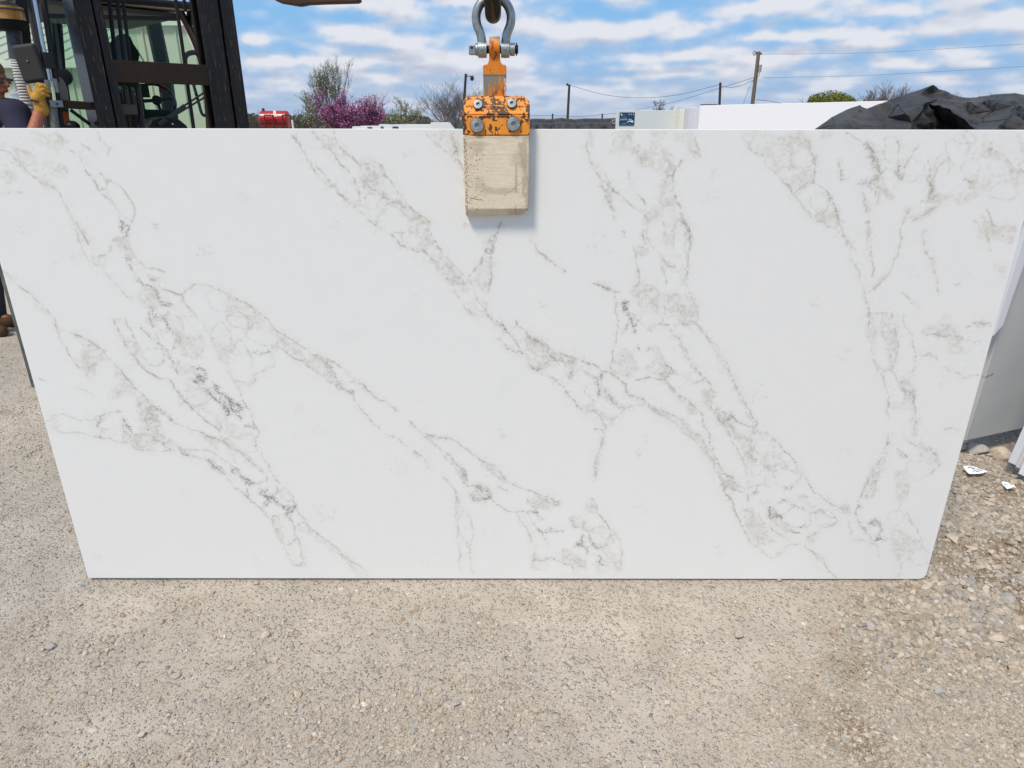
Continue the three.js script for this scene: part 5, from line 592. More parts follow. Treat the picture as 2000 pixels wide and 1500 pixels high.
  const big = mir('side_mirror', 59, 124, 0.15, 0.235, 0.024, -0.15, 0.13); mesh('mirror_screw', new THREE.SphereGeometry(0.007, 8, 6).translate(0.0, 0.012, 0.027), silver, big);
  const rm = mesh('round_mirror', new THREE.SphereGeometry(0.5, 20, 14).scale(0.11, 0.115, 0.05), M(0x1d2625, 0.6), lift); rm.position.copy(loc(126, 150, -0.55)); rm.rotation.y = -YAW * 0.7;
  mesh('mirror_arm', merge([cyl(loc(128, 160, -0.55), loc(133, 196, -0.55), 0.008), cyl(loc(131, 160, -0.56), loc(136, 196, -0.56), 0.006)]), blackPaint, lift);

  // air cleaner stack: amber bowl, black collar, grey pipe, ribbed pale hose
  const st = -0.55, mid = (px, py) => loc(px, py, st);
  const s0 = mid(14, 42); mesh('cleaner_bowl', new THREE.CylinderGeometry(0.115, 0.115, 0.10, 24).translate(s0.x, mid(14, 30).y, st), P(0xc08a3c, 0.35, 0, { clearcoat: 0.5 }), lift);
  mesh('cleaner_cap', new THREE.CylinderGeometry(0.075, 0.125, 0.05, 24).translate(s0.x, mid(14, 14).y, st), rubber, lift);
  mesh('cleaner_collar', new THREE.CylinderGeometry(0.135, 0.09, 0.06, 24).translate(s0.x, mid(14, 50).y, st), rubber, lift);
  mesh('intake_pipe', cyl(mid(26, 54), mid(33, 116), 0.048, 0.046, 20), M(0x6f7377, 0.5, 0.3, { map: steelTex }), lift);
  const hs = [mid(33, 114), mid(38, 140), mid(46, 170), mid(54, 200), mid(64, 250)], hc = new THREE.CatmullRomCurve3(hs), hg = [new THREE.TubeGeometry(hc, 30, 0.038, 14)]; for (let k = 0; k < 22; k++) { const q = hc.getPoint(k / 21), t = hc.getTangent(k / 21), r = new THREE.TorusGeometry(0.038, 0.006, 6, 18); r.applyQuaternion(new THREE.Quaternion().setFromUnitVectors(V3(0, 0, 1), t)); r.translate(q.x, q.y, q.z); hg.push(r); }
  mesh('ribbed_hose', merge(hg), M(0xc9cac6, 0.6), lift);
  mesh('cab_post', bar(loc(38, -10, -0.6), loc(50, 100, -0.6), 0.07, 0.05), blackPaint, lift);

  // cab
  const zc = -0.75, zb = -2.0, cab = (px, py, z = zc) => loc(px, py, z);
  const xl = cab(66, 130).x, xr = cab(392, 125).x, roofY = cab(370, 18).y, sillY = 1.2, cream = M(0xcfc6b4, 0.7), frameM = M(0x2b2a28, 0.6);
  mesh('cab_roof', merge([box(xr - xl, 0.07, zc - zb + 0.12, (xl + xr) / 2 - 0.03, roofY + 0.015, (zc + zb) / 2, 0.02)]), cream, lift);
  mesh('headliner', box(xr - xl - 0.12, 0.03, zc - zb - 0.05, (xl + xr) / 2 - 0.03, roofY - 0.055, (zc + zb) / 2), M(0x6a6c68, 0.9), lift);
  mesh('roof_tube', cyl(cab(150, -8, zc + 0.1), cab(372, 11, zc + 0.1), 0.028), blackPaint, lift);
  mesh('roof_end', bar(cab(373, 8, zc + 0.02), cab(376, 48, zc + 0.02), 0.05, 0.08), blackPaint, lift);
  const pillar = (pts, r, mat, name) => mesh(name, tube(pts.map(([x, y, z]) => loc(x, y, z)), r, 24, 8), mat, lift);
  pillar([[346, 18, zc], [358, 38, zc], [374, 70, zc], [386, 100, zc], [394, 128, zc], [402, 175, zc], [408, 262, zc]], 0.022, M(0x5a4c40, 0.6), 'front_pillar');
  pillar([[352, 18, zc - 0.02], [366, 40, zc - 0.02], [380, 68, zc - 0.02], [391, 98, zc - 0.02], [400, 128, zc - 0.02], [412, 262, zc - 0.02]], 0.018, frameM, 'front_pillar');
  pillar([[56, -10, zc], [70, 60, zc], [82, 130, zc], [96, 262, zc]], 0.03, frameM, 'front_pillar');
  mesh('rear_pillar', merge([bar(loc(298, 38, zb), loc(322, 150, zb), 0.13, 0.06), bar(loc(322, 150, zb), loc(338, 262, zb), 0.13, 0.06)]), M(0x20262a, 0.6), lift);
  mesh('rear_pillar', bar(loc(108, 20, zb), loc(126, 262, zb), 0.08, 0.06), frameM, lift);
  const glass = (c) => P(c, 0.02, 0, { transmission: 1, thickness: 0, ior: 1.45 });
  const wsh = new THREE.Shape(), W0 = [[92, 32], [344, 38], [360, 60], [376, 92], [388, 130], [400, 200], [404, 262], [110, 262]].map(([x, y]) => cab(x, y)); wsh.moveTo(W0[0].x, W0[0].y); W0.slice(1).forEach((p) => wsh.lineTo(p.x, p.y)); wsh.closePath();
  const ws = mesh('windshield', new THREE.ShapeGeometry(wsh).translate(0, 0, zc), glass(0xcfe9dc), lift);
  mesh('rear_window', new THREE.PlaneGeometry(xr - xl, 0.9).translate((xl + xr) / 2, roofY - 0.5, zb), glass(0xe6f5ed), lift);
  mesh('top_rail', bar(cab(92, 31), cab(350, 37), 0.03, 0.03), frameM, lift);
  // seat, wheel, dash, wiper, cowl
  const zs = -1.5, seatTop = loc(240, 68, zs).y, seatX = loc(240, 100, zs).x, sc = M(0x10181a, 0.9);
  const sh = new THREE.Shape(); [[214, 120], [213, 98], [217, 84], [226, 74], [234, 67], [243, 67], [250, 72], [256, 86], [264, 98], [268, 108], [266, 122], [268, 190], [206, 190]].map(([x, y]) => loc(x, y, zs)).forEach((p, i) => i ? sh.lineTo(p.x, p.y) : sh.moveTo(p.x, p.y)); sh.closePath();
  const seat = mesh('seat', extrude(sh, 0.14, 0.02, 3).translate(0, 0, zs - 0.07), sc, lift); mesh('seat_cushion', box(0.5, 0.14, 0.5, seatX, 1.05, zs + 0.28, 0.04), sc, seat);
  mesh('seat_belt', bar(loc(267, 96, zs + 0.05), loc(281, 120, zs + 0.05), 0.012, 0.006), M(0xd8dcd8, 0.7), seat);
  const wc = loc(306, 196, zc - 0.35), whl = new THREE.TorusGeometry(0.15, 0.014, 10, 40), wm = mesh('steering_wheel', merge([whl, box(0.27, 0.025, 0.015), box(0.025, 0.15, 0.015, 0, -0.07, 0), new THREE.CylinderGeometry(0.04, 0.04, 0.03, 16).rotateX(Math.PI / 2)]), M(0x15181a, 0.35), lift); wm.position.copy(wc); wm.rotation.set(-0.45, -0.15, 0);
  const dl = loc(232, 165, zc - 0.32), dr = loc(318, 262, zc - 0.32); mesh('dashboard', merge([box(dr.x - dl.x + 0.12, 0.5, 0.2, (dl.x + dr.x) / 2, loc(280, 214, zc - 0.3).y - 0.25, zc - 0.25, 0.03), box(0.28, 0.34, 0.05, loc(248, 190, zc - 0.4).x, loc(248, 205, zc - 0.4).y, zc - 0.42, 0.02)]), M(0x18211f, 0.7), lift);
  const cow = new THREE.Shape(); [[284, 262], [286, 244], [292, 234], [306, 229], [328, 228], [344, 232], [360, 245], [368, 262]].map(([x, y]) => loc(x, y, zc + 0.1)).forEach((p, i) => i ? cow.lineTo(p.x, p.y) : cow.moveTo(p.x, p.y)); cow.closePath(); const cw = mesh('cowl', extrude(cow, 0.25, 0.01, 2).translate(0, 0, zc - 0.1), M(0x0f1012, 0.45), lift); const cb = loc(339, 243, zc + 0.17); mesh('cowl_bolt', new THREE.SphereGeometry(0.011, 8, 6).translate(cb.x, cb.y, zc + 0.155), silver, cw);
  mesh('wiper', merge([bar(loc(309, 244, zc + 0.17), loc(360, 207, zc + 0.06), 0.032, 0.02), cyl(loc(345, 216, zc + 0.08), loc(400, 180, zc + 0.05), 0.008), cyl(loc(330, 232, zc + 0.1), loc(400, 190, zc + 0.05), 0.008)]), M(0x1a1d1f, 0.5), lift);
  pillar([[362, 128, zc + 0.05], [362, 112, zc + 0.05], [368, 105, zc + 0.05], [382, 103, zc + 0.05], [388, 108, zc + 0.05]], 0.02, M(0x2c3436, 0.6), 'grab_bar'); pillar([[378, 165, zc - 0.05], [388, 200, zc - 0.05], [396, 224, zc - 0.05], [404, 226, zc - 0.05]], 0.014, M(0x27403c, 0.6), 'grab_bar');
  const txt = canvasTex(256, 96, (g, w, h) => { g.fillStyle = '#0c1210'; g.fillRect(0, 0, w, h); g.fillStyle = '#dfe4e4'; g.font = '34px sans-serif'; g.save(); g.rotate(0.07); g.fillText('AEBE  X A', 16, 40); g.fillRect(18, 52, 54, 3); g.globalAlpha = 0.8; g.font = '13px sans-serif'; g.restore(); g.fillStyle = '#aab2b2'; g.fillRect(150, 72, 46, 6); });
  const tp = loc(266, 172, zc + 0.012), tq = loc(224, 160, zc + 0.012), tr = loc(306, 190, zc + 0.012); const pn = mesh('lettered_panel', planarUV(new THREE.BoxGeometry(tr.x - tq.x, tq.y - tr.y, 0.006), (x, y) => [(x - (tq.x - tr.x) / 2) / (tr.x - tq.x), (y + (tq.y - tr.y) / 2) / (tq.y - tr.y)]), M(0xffffff, 0.6, 0, { map: txt }), lift); pn.position.set((tq.x + tr.x) / 2, (tq.y + tr.y) / 2, zc - 0.12); tag(pn, 'dark panel with white capital letters');
  const rd = loc(317, 172, zs + 0.3); mesh('warning_tag', box(0.06, 0.07, 0.01, rd.x, rd.y, zs + 0.3), M(0x8a2024, 0.6), lift);
  // body and wheels under the cab, hidden from here by the slab
  mesh('chassis', merge([box(1.2, 0.65, 2.2, (xl + xr) / 2, 0.72, -1.6, 0.06), box(1.1, 0.3, 0.7, (xl + xr) / 2, 1.1, -2.4, 0.08)]), M(0x2c2a26, 0.6), lift);
  for (const [x, z, r] of [[xl + 0.02, -0.45, 0.48], [xr - 0.02, -0.45, 0.48], [xl + 0.05, -2.4, 0.42], [xr - 0.05, -2.4, 0.42]]) { const w = mesh('wheel', new THREE.CylinderGeometry(r, r, 0.3, 28).rotateZ(Math.PI / 2), rubber, lift); w.position.set(x, r, z); mesh('rim', new THREE.CylinderGeometry(r * 0.5, r * 0.5, 0.31, 20).rotateZ(Math.PI / 2), M(0xd0a040, 0.5), w); }
}

// ---------------------------------------------------------------- person beside the mast
{
  const fieldGeo = (parts, lo, hi, cell, k) => { // smooth union of tapered capsules, meshed
    const size = Math.max(hi.x - lo.x, hi.y - lo.y, hi.z - lo.z), res = Math.ceil(size / cell), mc = new MarchingCubes(res, new THREE.MeshBasicMaterial(), false, false, 200000), c = lo.clone().add(hi).multiplyScalar(0.5), step = size / res; mc.isolation = 0;
    const p = V3(), ab = V3(), ap = V3();
    for (let z = 0; z < res; z++) for (let y = 0; y < res; y++) for (let x = 0; x < res; x++) {
      p.set((x - res / 2) * step, (y - res / 2) * step, (z - res / 2) * step).add(c); let acc = 0, minD = 1e9;
      for (const [a, b, ra, rb, sx = 1] of parts) { ab.subVectors(b, a); ap.subVectors(p, a); const t = clamp(ap.dot(ab) / Math.max(ab.lengthSq(), 1e-9)); ap.addScaledVector(ab, -t); ap.z *= sx; const dd = ap.length() - mixn(ra, rb, t); acc += Math.exp(-dd / k); minD = Math.min(minD, dd); }
      mc.field[x + y * res + z * res * res] = -(acc > 1e-30 ? -k * Math.log(acc) : minD);
    }
    mc.update(); const n = mc.count, g = new THREE.BufferGeometry(), pos = new Float32Array(n * 3); for (let i = 0; i < n * 3; i += 3) { pos[i] = mc.positionArray[i] * size / 2 + c.x; pos[i + 1] = mc.positionArray[i + 1] * size / 2 + c.y; pos[i + 2] = mc.positionArray[i + 2] * size / 2 + c.z; }
    g.setAttribute('position', new THREE.BufferAttribute(pos, 3)); const m = mergeVertices(g, 1e-5); m.computeVertexNormals(); return m;
  };
  const grip = loc(88, 190, -0.085).applyAxisAngle(V3(0, 1, 0), YAW).add(FW), D = -grip.z + 0.02, A = (px, py, dz = 0) => { const p = at(px, py, D); p.z += dz; return p; };
  const head = A(-22, 155), chin = A(-12, 190), neck = A(-32, 200), sh = A(30, 222), el = A(84, 300, 0.16), wr = A(85, 212, 0.03), hip = A(-78, 420), gy = gh(hip.x, hip.z), s = 1;
  const hy = gy + 0.95, shB = A(-95, 232, -0.22), skin = M(0xa8664a, 0.6), shirtM = M(0x23243a, 0.9), hipR = V3(hip.x + 0.03, hy, hip.z + 0.1), hipL = V3(hip.x - 0.03, hy, hip.z - 0.12), knR = V3(hip.x + 0.04, gy + 0.52, hip.z + 0.11), knL = V3(hip.x, gy + 0.52, hip.z - 0.13), anR = V3(hip.x - 0.02, gy + 0.09, hip.z + 0.12), anL = V3(hip.x - 0.06, gy + 0.09, hip.z - 0.14), elB = V3(shB.x + 0.0, hy + 0.22, shB.z - 0.05), wrB = V3(shB.x + 0.08, hy - 0.02, shB.z + 0.02), chest = V3((neck.x + hip.x) / 2, neck.y - 0.28, neck.z), belly = V3(hip.x, hy + 0.12, hip.z);
  const who = thing('person', 'person in navy shirt, sunglasses and yellow glove gripping forklift hoses', 'person');
  const bones = [[V3(head.x - 0.012, head.y + 0.03, head.z), V3(head.x - 0.005, head.y + 0.02, head.z), 0.098, 0.096], [V3(head.x + 0.035, head.y - 0.03, head.z), chin, 0.062, 0.045], [head, V3(neck.x, neck.y - 0.05, neck.z), 0.06, 0.062], [neck, sh, 0.07, 0.075], [neck, shB, 0.07, 0.075], [chest, belly, 0.135, 0.13], [neck, chest, 0.09, 0.14], [belly, hipR, 0.12, 0.1], [belly, hipL, 0.12, 0.1], [hipR, knR, 0.088, 0.06], [hipL, knL, 0.088, 0.06], [knR, anR, 0.058, 0.042], [knL, anL, 0.058, 0.042], [anR, V3(anR.x + 0.16, gy + 0.03, anR.z), 0.045, 0.035], [anL, V3(anL.x + 0.16, gy + 0.03, anL.z), 0.045, 0.035], [sh, el, 0.064, 0.048], [el, wr, 0.05, 0.034], [shB, elB, 0.06, 0.046], [elB, wrB, 0.046, 0.032], [wrB, V3(wrB.x + 0.03, wrB.y - 0.14, wrB.z), 0.035, 0.02]];
  const bodyG = fieldGeo(bones, V3(hip.x - 0.9, gy - 0.05, hip.z - 0.9), V3(hip.x + 0.9, gy + 2.05, hip.z + 0.9), 0.0165, 0.012);
  mesh('body', bodyG, skin, who);
  // head detail: nose, lips, ear, hair, glasses
  const fx = V3(1, 0, 0), face = [[V3(head.x + 0.098, head.y - 0.005, head.z), V3(head.x + 0.116, head.y - 0.036, head.z), 0.010, 0.014], [V3(head.x + 0.088, head.y - 0.068, head.z - 0.015), V3(head.x + 0.088, head.y - 0.068, head.z + 0.015), 0.013, 0.013], [V3(head.x - 0.012, head.y - 0.02, head.z + 0.085), V3(head.x - 0.018, head.y + 0.012, head.z + 0.09), 0.013, 0.018], [V3(head.x + 0.03, head.y - 0.03, head.z), V3(chin.x + 0.02, chin.y + 0.012, head.z), 0.07, 0.042], [V3(head.x, head.y + 0.02, head.z), V3(head.x + 0.02, head.y, head.z), 0.098, 0.088]];
  mesh('face', fieldGeo(face, V3(head.x - 0.14, head.y - 0.15, head.z - 0.14), V3(head.x + 0.15, head.y + 0.14, head.z + 0.14), 0.005, 0.006), skin, who);
  mesh('hair', fieldGeo([[V3(head.x - 0.03, head.y + 0.055, head.z), V3(head.x + 0.035, head.y + 0.058, head.z), 0.088, 0.072], [V3(head.x - 0.05, head.y + 0.02, head.z), V3(head.x - 0.06, head.y - 0.06, head.z), 0.08, 0.06]], V3(head.x - 0.18, head.y - 0.16, head.z - 0.17), V3(head.x + 0.17, head.y + 0.19, head.z + 0.17), 0.008, 0.012), M(0x7a6650, 0.95), who);
  const gl = M(0x0c0c0e, 0.2); const ey = head.y - 0.008;
  mesh('sunglasses', merge([box(0.018, 0.036, 0.055, head.x + 0.1, ey, head.z + 0.036, 0.006), box(0.018, 0.036, 0.055, head.x + 0.1, ey, head.z - 0.036, 0.006), box(0.012, 0.01, 0.03, head.x + 0.106, ey + 0.01, head.z), box(0.12, 0.014, 0.005, head.x + 0.04, ey + 0.008, head.z + 0.094), box(0.12, 0.014, 0.005, head.x + 0.04, ey + 0.008, head.z - 0.094)]), gl, who);
  const mid = sh.clone().lerp(el, 0.62), midB = shB.clone().lerp(elB, 0.6);
  mesh('t_shirt', fieldGeo([[V3(neck.x, neck.y - 0.035, neck.z), sh, 0.082, 0.092], [V3(neck.x, neck.y - 0.035, neck.z), shB, 0.082, 0.092], [neck.clone().setY(neck.y - 0.06), chest, 0.1, 0.165], [chest, belly, 0.162, 0.16], [belly, V3(hip.x, hy - 0.02, hip.z), 0.16, 0.15], [sh, mid, 0.082, 0.08], [shB, midB, 0.08, 0.078]], V3(hip.x - 0.75, hy - 0.25, hip.z - 0.75), V3(hip.x + 0.75, hy + 1.1, hip.z + 0.75), 0.017, 0.014), shirtM, who);
  mesh('trousers', fieldGeo([[V3(hip.x, hy + 0.02, hip.z), hipR, 0.145, 0.11], [V3(hip.x, hy + 0.02, hip.z), hipL, 0.145, 0.11], [hipR, knR, 0.105, 0.08], [hipL, knL, 0.105, 0.08], [knR, anR, 0.078, 0.07], [knL, anL, 0.078, 0.07]], V3(hip.x - 0.6, gy, hip.z - 0.6), V3(hip.x + 0.6, hy + 0.25, hip.z + 0.6), 0.018, 0.012), M(0x3a4250, 0.9), who);
  for (const an of [anR, anL]) mesh('boot', fieldGeo([[V3(an.x - 0.02, gy + 0.05, an.z), V3(an.x + 0.17, gy + 0.04, an.z), 0.058, 0.045], [an, V3(an.x, an.y + 0.06, an.z), 0.06, 0.062]], V3(an.x - 0.15, gy - 0.02, an.z - 0.18), V3(an.x + 0.28, gy + 0.25, an.z + 0.18), 0.014, 0.01), M(0x4a3524, 0.85), who);
  // gloved right hand closing round the hose: palm, four unequal bent fingers, thumb opposite
  const g = (px, py, dz) => A(px, py, dz), F2 = [];
  F2.push([g(86, 206, 0.035), g(82, 192, 0.045), 0.034, 0.040], [g(84, 192, 0.045), g(88, 180, 0.045), 0.036, 0.034]);
  [[82, 176, 86, 166.5, 93, 167, 0.0125], [86, 177, 91, 169, 97, 172, 0.013], [89, 182, 95, 176, 99.5, 179, 0.0125], [91, 188, 96, 184, 100, 187, 0.0115]].forEach(([a, b, c, d, e, f, r], i) => F2.push([g(a, b, 0.06), g(c, d, 0.06 - i * 0.002), r * 1.1, r], [g(c, d, 0.06), g(e, f, 0.03), r, r * 0.85]));
  F2.push([g(78, 196, 0.05), g(70, 183, 0.05), 0.019, 0.015], [g(70, 183, 0.05), g(64, 170, 0.045), 0.0145, 0.0115]);
  F2.push([g(88, 214, 0.03), g(86, 204, 0.034), 0.046, 0.042]);
  const gc = A(82, 190, 0.04); mesh('glove', fieldGeo(F2, V3(gc.x - 0.14, gc.y - 0.14, gc.z - 0.14), V3(gc.x + 0.14, gc.y + 0.14, gc.z + 0.14), 0.0035, 0.0022), M(0xb98a3a, 0.9), who);
  const st = A(84, 198, 0.086), sp = mesh('glove_strap', box(0.05, 0.012, 0.008, 0, 0, 0, 0.002), M(0x2a2318, 0.8), who); sp.position.copy(st); sp.rotation.z = -0.25;
}
{ // crumpled white plastic behind the person
  const g = sheet(60, 40, (u, v) => { const px = mixn(10, 82, u), top = lerpList([[10, 178], [22, 176], [34, 184], [48, 200], [58, 212], [66, 192], [74, 190], [82, 212]], px), p = at(px, mixn(top, 300, v), 5.9); return V3(p.x, p.y, p.z + (fbm(u * 6, v * 6 + 3, 4) - 0.5) * 0.5 + 0.3 * Math.sin(u * 3.1) * sstep(0, 0.3, v)); });
  tag(mesh('plastic_sheet', g, M(0xe4e8ee, 0.45, 0, { side: THREE.DoubleSide })), 'crumpled white plastic sheet hanging behind the gloved person', 'plastic sheet');
}

// ---------------------------------------------------------------- metal building behind the forklift
{
  const b = thing('metal_building', 'cream ribbed metal building behind the forklift', 'building'), cream = M(0xc9c6b2, 0.55), roofM = M(0xbdbba6, 0.5), white = M(0xdedccf, 0.5);
  const D0 = 16, eave = at(20, 120, D0).y, x0 = -24, x1 = at(212, 120, D0).x, ridgeY = at(60, 22, D0 + 5).y, wallH = eave - 0.12, pw = 0.42;
  const pan = (w, h) => { const s = shapeOf([[0, 0], [w - 0.05, 0], [w - 0.035, 0.03], [w - 0.015, 0.03], [w, 0]].map(([x, z]) => [x, z]).concat([[w, -0.012], [0, -0.012]])); const g = new THREE.ExtrudeGeometry(s, { depth: h, bevelEnabled: false }); g.rotateX(-Math.PI / 2); g.rotateY(0); return g; };
  const wallG = pan(pw, wallH); wallG.scale(1, 1, -1); { const ix = wallG.index; const p = wallG.attributes.position.array; if (!ix) for (let i = 0; i < p.length; i += 9) for (let k = 0; k < 3; k++) { const t = p[i + 3 + k]; p[i + 3 + k] = p[i + 6 + k]; p[i + 6 + k] = t; } wallG.computeVertexNormals(); }
  const run = Math.hypot(ridgeY - eave, 5), roofG = pan(pw, run); roofG.scale(1, 1, -1); { const p = roofG.attributes.position.array; for (let i = 0; i < p.length; i += 9) for (let k = 0; k < 3; k++) { const t = p[i + 3 + k]; p[i + 3 + k] = p[i + 6 + k]; p[i + 6 + k] = t; } roofG.computeVertexNormals(); }
  const slope = Math.atan2(5, ridgeY - eave);
  for (let x = x0; x < x1 - 0.1; x += pw + 0.006) { const w = mesh('wall_panel', wallG, cream, b); w.position.set(x, 0, -D0); const r = mesh('roof_panel', roofG, roofM, b); r.position.set(x, eave, -D0 + 0.12); r.rotation.x = -slope; }
  mesh('gutter', box(x1 - x0, 0.14, 0.14, (x0 + x1) / 2, eave - 0.07, -D0 + 0.16, 0.01), white, b);
  mesh('wall_core', box(x1 - x0, wallH - 0.02, 4.8, (x0 + x1) / 2, wallH / 2, -D0 - 2.5), cream, b);
  const tall = thing('metal_building', 'taller cream metal wall seen through the right part of the cab', 'building'), tx0 = at(215, 60, 15.2).x, tx1 = at(389, 60, 15.2).x, th = at(300, 44, 15.2).y, tg = pan(0.33, th); tg.scale(1, 1, -1); { const p = tg.attributes.position.array; for (let i = 0; i < p.length; i += 9) for (let k = 0; k < 3; k++) { const t = p[i + 3 + k]; p[i + 3 + k] = p[i + 6 + k]; p[i + 6 + k] = t; } tg.computeVertexNormals(); }
  for (let x = tx0; x < tx1 - 0.2; x += 0.336) mesh('wall_panel', tg, cream, tall).position.set(x, 0, -15.2);
  mesh('wall_core', box(tx1 - tx0 - 0.05, th - 0.01, 0.5, (tx0 + tx1) / 2, th / 2, -15.5), cream, tall); mesh('fascia', box(tx1 - tx0 + 0.05, 0.12, 0.1, (tx0 + tx1) / 2, th, -15.16), white, tall);
}

// ---------------------------------------------------------------- red tank, post, poles and wires
{
  const D = 27, a = at(508, 232, D), b = at(566, 232, D), r = at(530, 216, D).y - at(530, 233, D).y, y = at(530, 216, D).y - r;
  const t = thing('fuel_tank', 'red fuel tank in a rusty cradle left of the redbud', 'tank'), red = P(0xa8141c, 0.42, 0.0, { clearcoat: 0.3 }), rs = M(0x4a2a1c, 0.8);
  const body = new THREE.LatheGeometry([[0, -0.5], [0.6, -0.49], [0.9, -0.455], [1, -0.42], [1, 0.42], [0.9, 0.455], [0.6, 0.49], [0, 0.5]].map(([x, yy]) => new THREE.Vector2(x * r, yy * (b.x - a.x))), 30).rotateZ(Math.PI / 2);
  const tank = mesh('tank_body', body, red, t); tank.position.set((a.x + b.x) / 2, y, -D); t.position.set(0, 0, 0);
  const fp = mesh('filler_cap', new THREE.CylinderGeometry(0.05, 0.05, 0.1, 10), rs, t); fp.position.set(a.x + 0.16, y + r + 0.03, -D);
  const stripe = sheet(3, 14, (u, v) => { const an = 1.45 - v * 1.15; return V3((a.x + b.x) / 2 + mixn(-0.02, 0.08, u) + v * 0.10, y + Math.sin(an) * (r + 0.006), -D + Math.cos(an) * (r + 0.006)); }); mesh('paint_streak', stripe, M(0xd8c8b0, 0.8, 0, { side: THREE.DoubleSide }), t);
  for (const [p0, p1] of [[516, 533], [551, 567]]) { const q = (x, yy) => { const v = at(x, yy, D - r - 0.1); return v; }; const A = q(p0, 225), B = q(p1, 225), C = q(p0 + 2, 262), E = q(p1 + 1, 262); C.y = E.y = 0; mesh('cradle', merge([cyl(A, B, 0.02), cyl(A, C, 0.025), cyl(B, E, 0.025)]), rs, t); }
  mesh('cradle_rail', merge([box(b.x - a.x, 0.06, 0.1, (a.x + b.x) / 2, y - r + 0.02, -D + r + 0.05), box(0.08, y - r, 0.08, a.x + 0.2, (y - r) / 2, -D), box(0.08, y - r, 0.08, b.x - 0.2, (y - r) / 2, -D)]), rs, t);
  const p0 = at(570.5, 234, 26), p1 = at(575, 262, 26); p1.y = 0; tag(mesh('post', cyl(V3(p1.x, 0, p1.z), p0, 0.035), M(0xdedcd4, 0.7)), 'thin leaning white post right of the red tank', 'post');
}
{
  const wood = M(0x3a332c, 0.9), woodL = M(0x6a5e50, 0.9), wire = M(0x2a2c30, 0.6);
  const pole = (label, px, py, pb, d, r, mat) => { const a = at(px, py, d), b = at(pb, 232, d), t = thing('utility_pole', label, 'utility pole'); const foot = b.clone().add(b.clone().sub(a).multiplyScalar((b.y) / (a.y - b.y))); foot.y = 0; mesh('shaft', cyl(foot, a, r * 1.15, r, 12), mat, t); return [t, a]; };
  const [lp, la] = pole('dark lamp pole with a small arm left of the orange clamp', 910, 144, 904, 60, 0.1, wood); const l1 = at(922, 150, 60); mesh('lamp_arm', tube([at(910.5, 150, 60), at(915, 148.5, 60), l1], 0.035, 10, 6), wood, lp); mesh('lamp_head', new THREE.SphereGeometry(0.16, 12, 8).scale(1, 1.3, 1).translate(l1.x, l1.y - 0.1, l1.z), wood, lp);
  const [pa, ta] = pole('thin dark pole standing behind the low black tarp', 1112, 165, 1108.5, 95, 0.15, wood); mesh('insulator', new THREE.SphereGeometry(0.16, 10, 8).translate(at(1108, 165, 95).x, at(1108, 165, 95).y, -95), wood, pa);
  const [pb2, tb] = pole('thin dark pole rising over the right white slabs', 1407, 161, 1404, 85, 0.14, wood);
  const [pc, tc] = pole('tall grey wooden pole with a transformer and insulators', 1482, 101, 1466, 78, 0.19, woodL);
  const tr0 = at(1484.5, 134, 77.6); mesh('transformer', new THREE.CylinderGeometry(0.17, 0.14, 0.72, 14).translate(tr0.x, tr0.y, tr0.z), M(0x9a9c9a, 0.5, 0.3), pc); const ca = at(1474, 104, 78), cb = at(1487, 105, 78); mesh('crossarm', merge([cyl(ca, cb, 0.05), new THREE.TorusGeometry(0.18, 0.04, 6, 14).translate(ca.x, ca.y, ca.z)]), woodL, pc); mesh('insulator', new THREE.SphereGeometry(0.1, 8, 6).translate(cb.x, cb.y, cb.z), woodL, pc);
  pole('tiny far pole above the middle of the low tarp', 1079.5, 222, 1079, 210, 0.22, wood); pole('tiny far pole left of the stickered white slab', 1176.5, 222, 1176, 210, 0.22, wood);
  const w = (label, pts, r = 0.022) => tag(mesh('power_line', tube(pts, r, 40, 5), wire), label, 'power line');
  const sag = (a, b, s) => [a, a.clone().lerp(b, 0.25).add(V3(0, -s * 0.75, 0)), a.clone().lerp(b, 0.5).add(V3(0, -s, 0)), a.clone().lerp(b, 0.75).add(V3(0, -s * 0.75, 0)), b];
  w('upper wire sagging between the two thin dark poles', sag(at(1114, 167, 95), at(1406, 165, 85), 1.45)); w('wire from thin right pole up to transformer pole', sag(at(1408, 168, 85), at(1478, 152, 78), 0.45)); w('long wire rising from behind the slabs to transformer pole', [at(1205, 222, 130), at(1310, 201, 110), at(1400, 174, 92), at(1477, 150, 78)]);
  w('distant wire running just above the low black tarp', [at(1030, 226, 210), at(1079, 226, 210), at(1130, 227.5, 208), at(1176, 224, 205), at(1212, 220, 190)], 0.05); w('guy wire sloping down from the transformer pole', [at(1475, 150, 78), at(1462, 175, 76), at(1448, 215, 74)], 0.016); w('wire leaving the transformer pole low to the right', [at(1478, 195, 78), at(1500, 197, 84), at(1530, 203, 95)], 0.03); w('high faint wire crossing the sky to the right edge', [at(1485, 106, 78), at(1700, 103, 80), at(1900, 92, 80), at(2060, 82, 80)], 0.012); w('second faint wire crossing above the tarp pile', [at(1490, 152, 78), at(1700, 147, 80), at(1900, 136, 80), at(2060, 126, 80)], 0.012);
  const dv = at(1476, 140, 78); mesh('drop_wire', tube([at(1483, 140, 77.8), at(1482, 148, 77.8), at(1477, 152, 77.8)], 0.03, 12, 5), wire, pc);
}

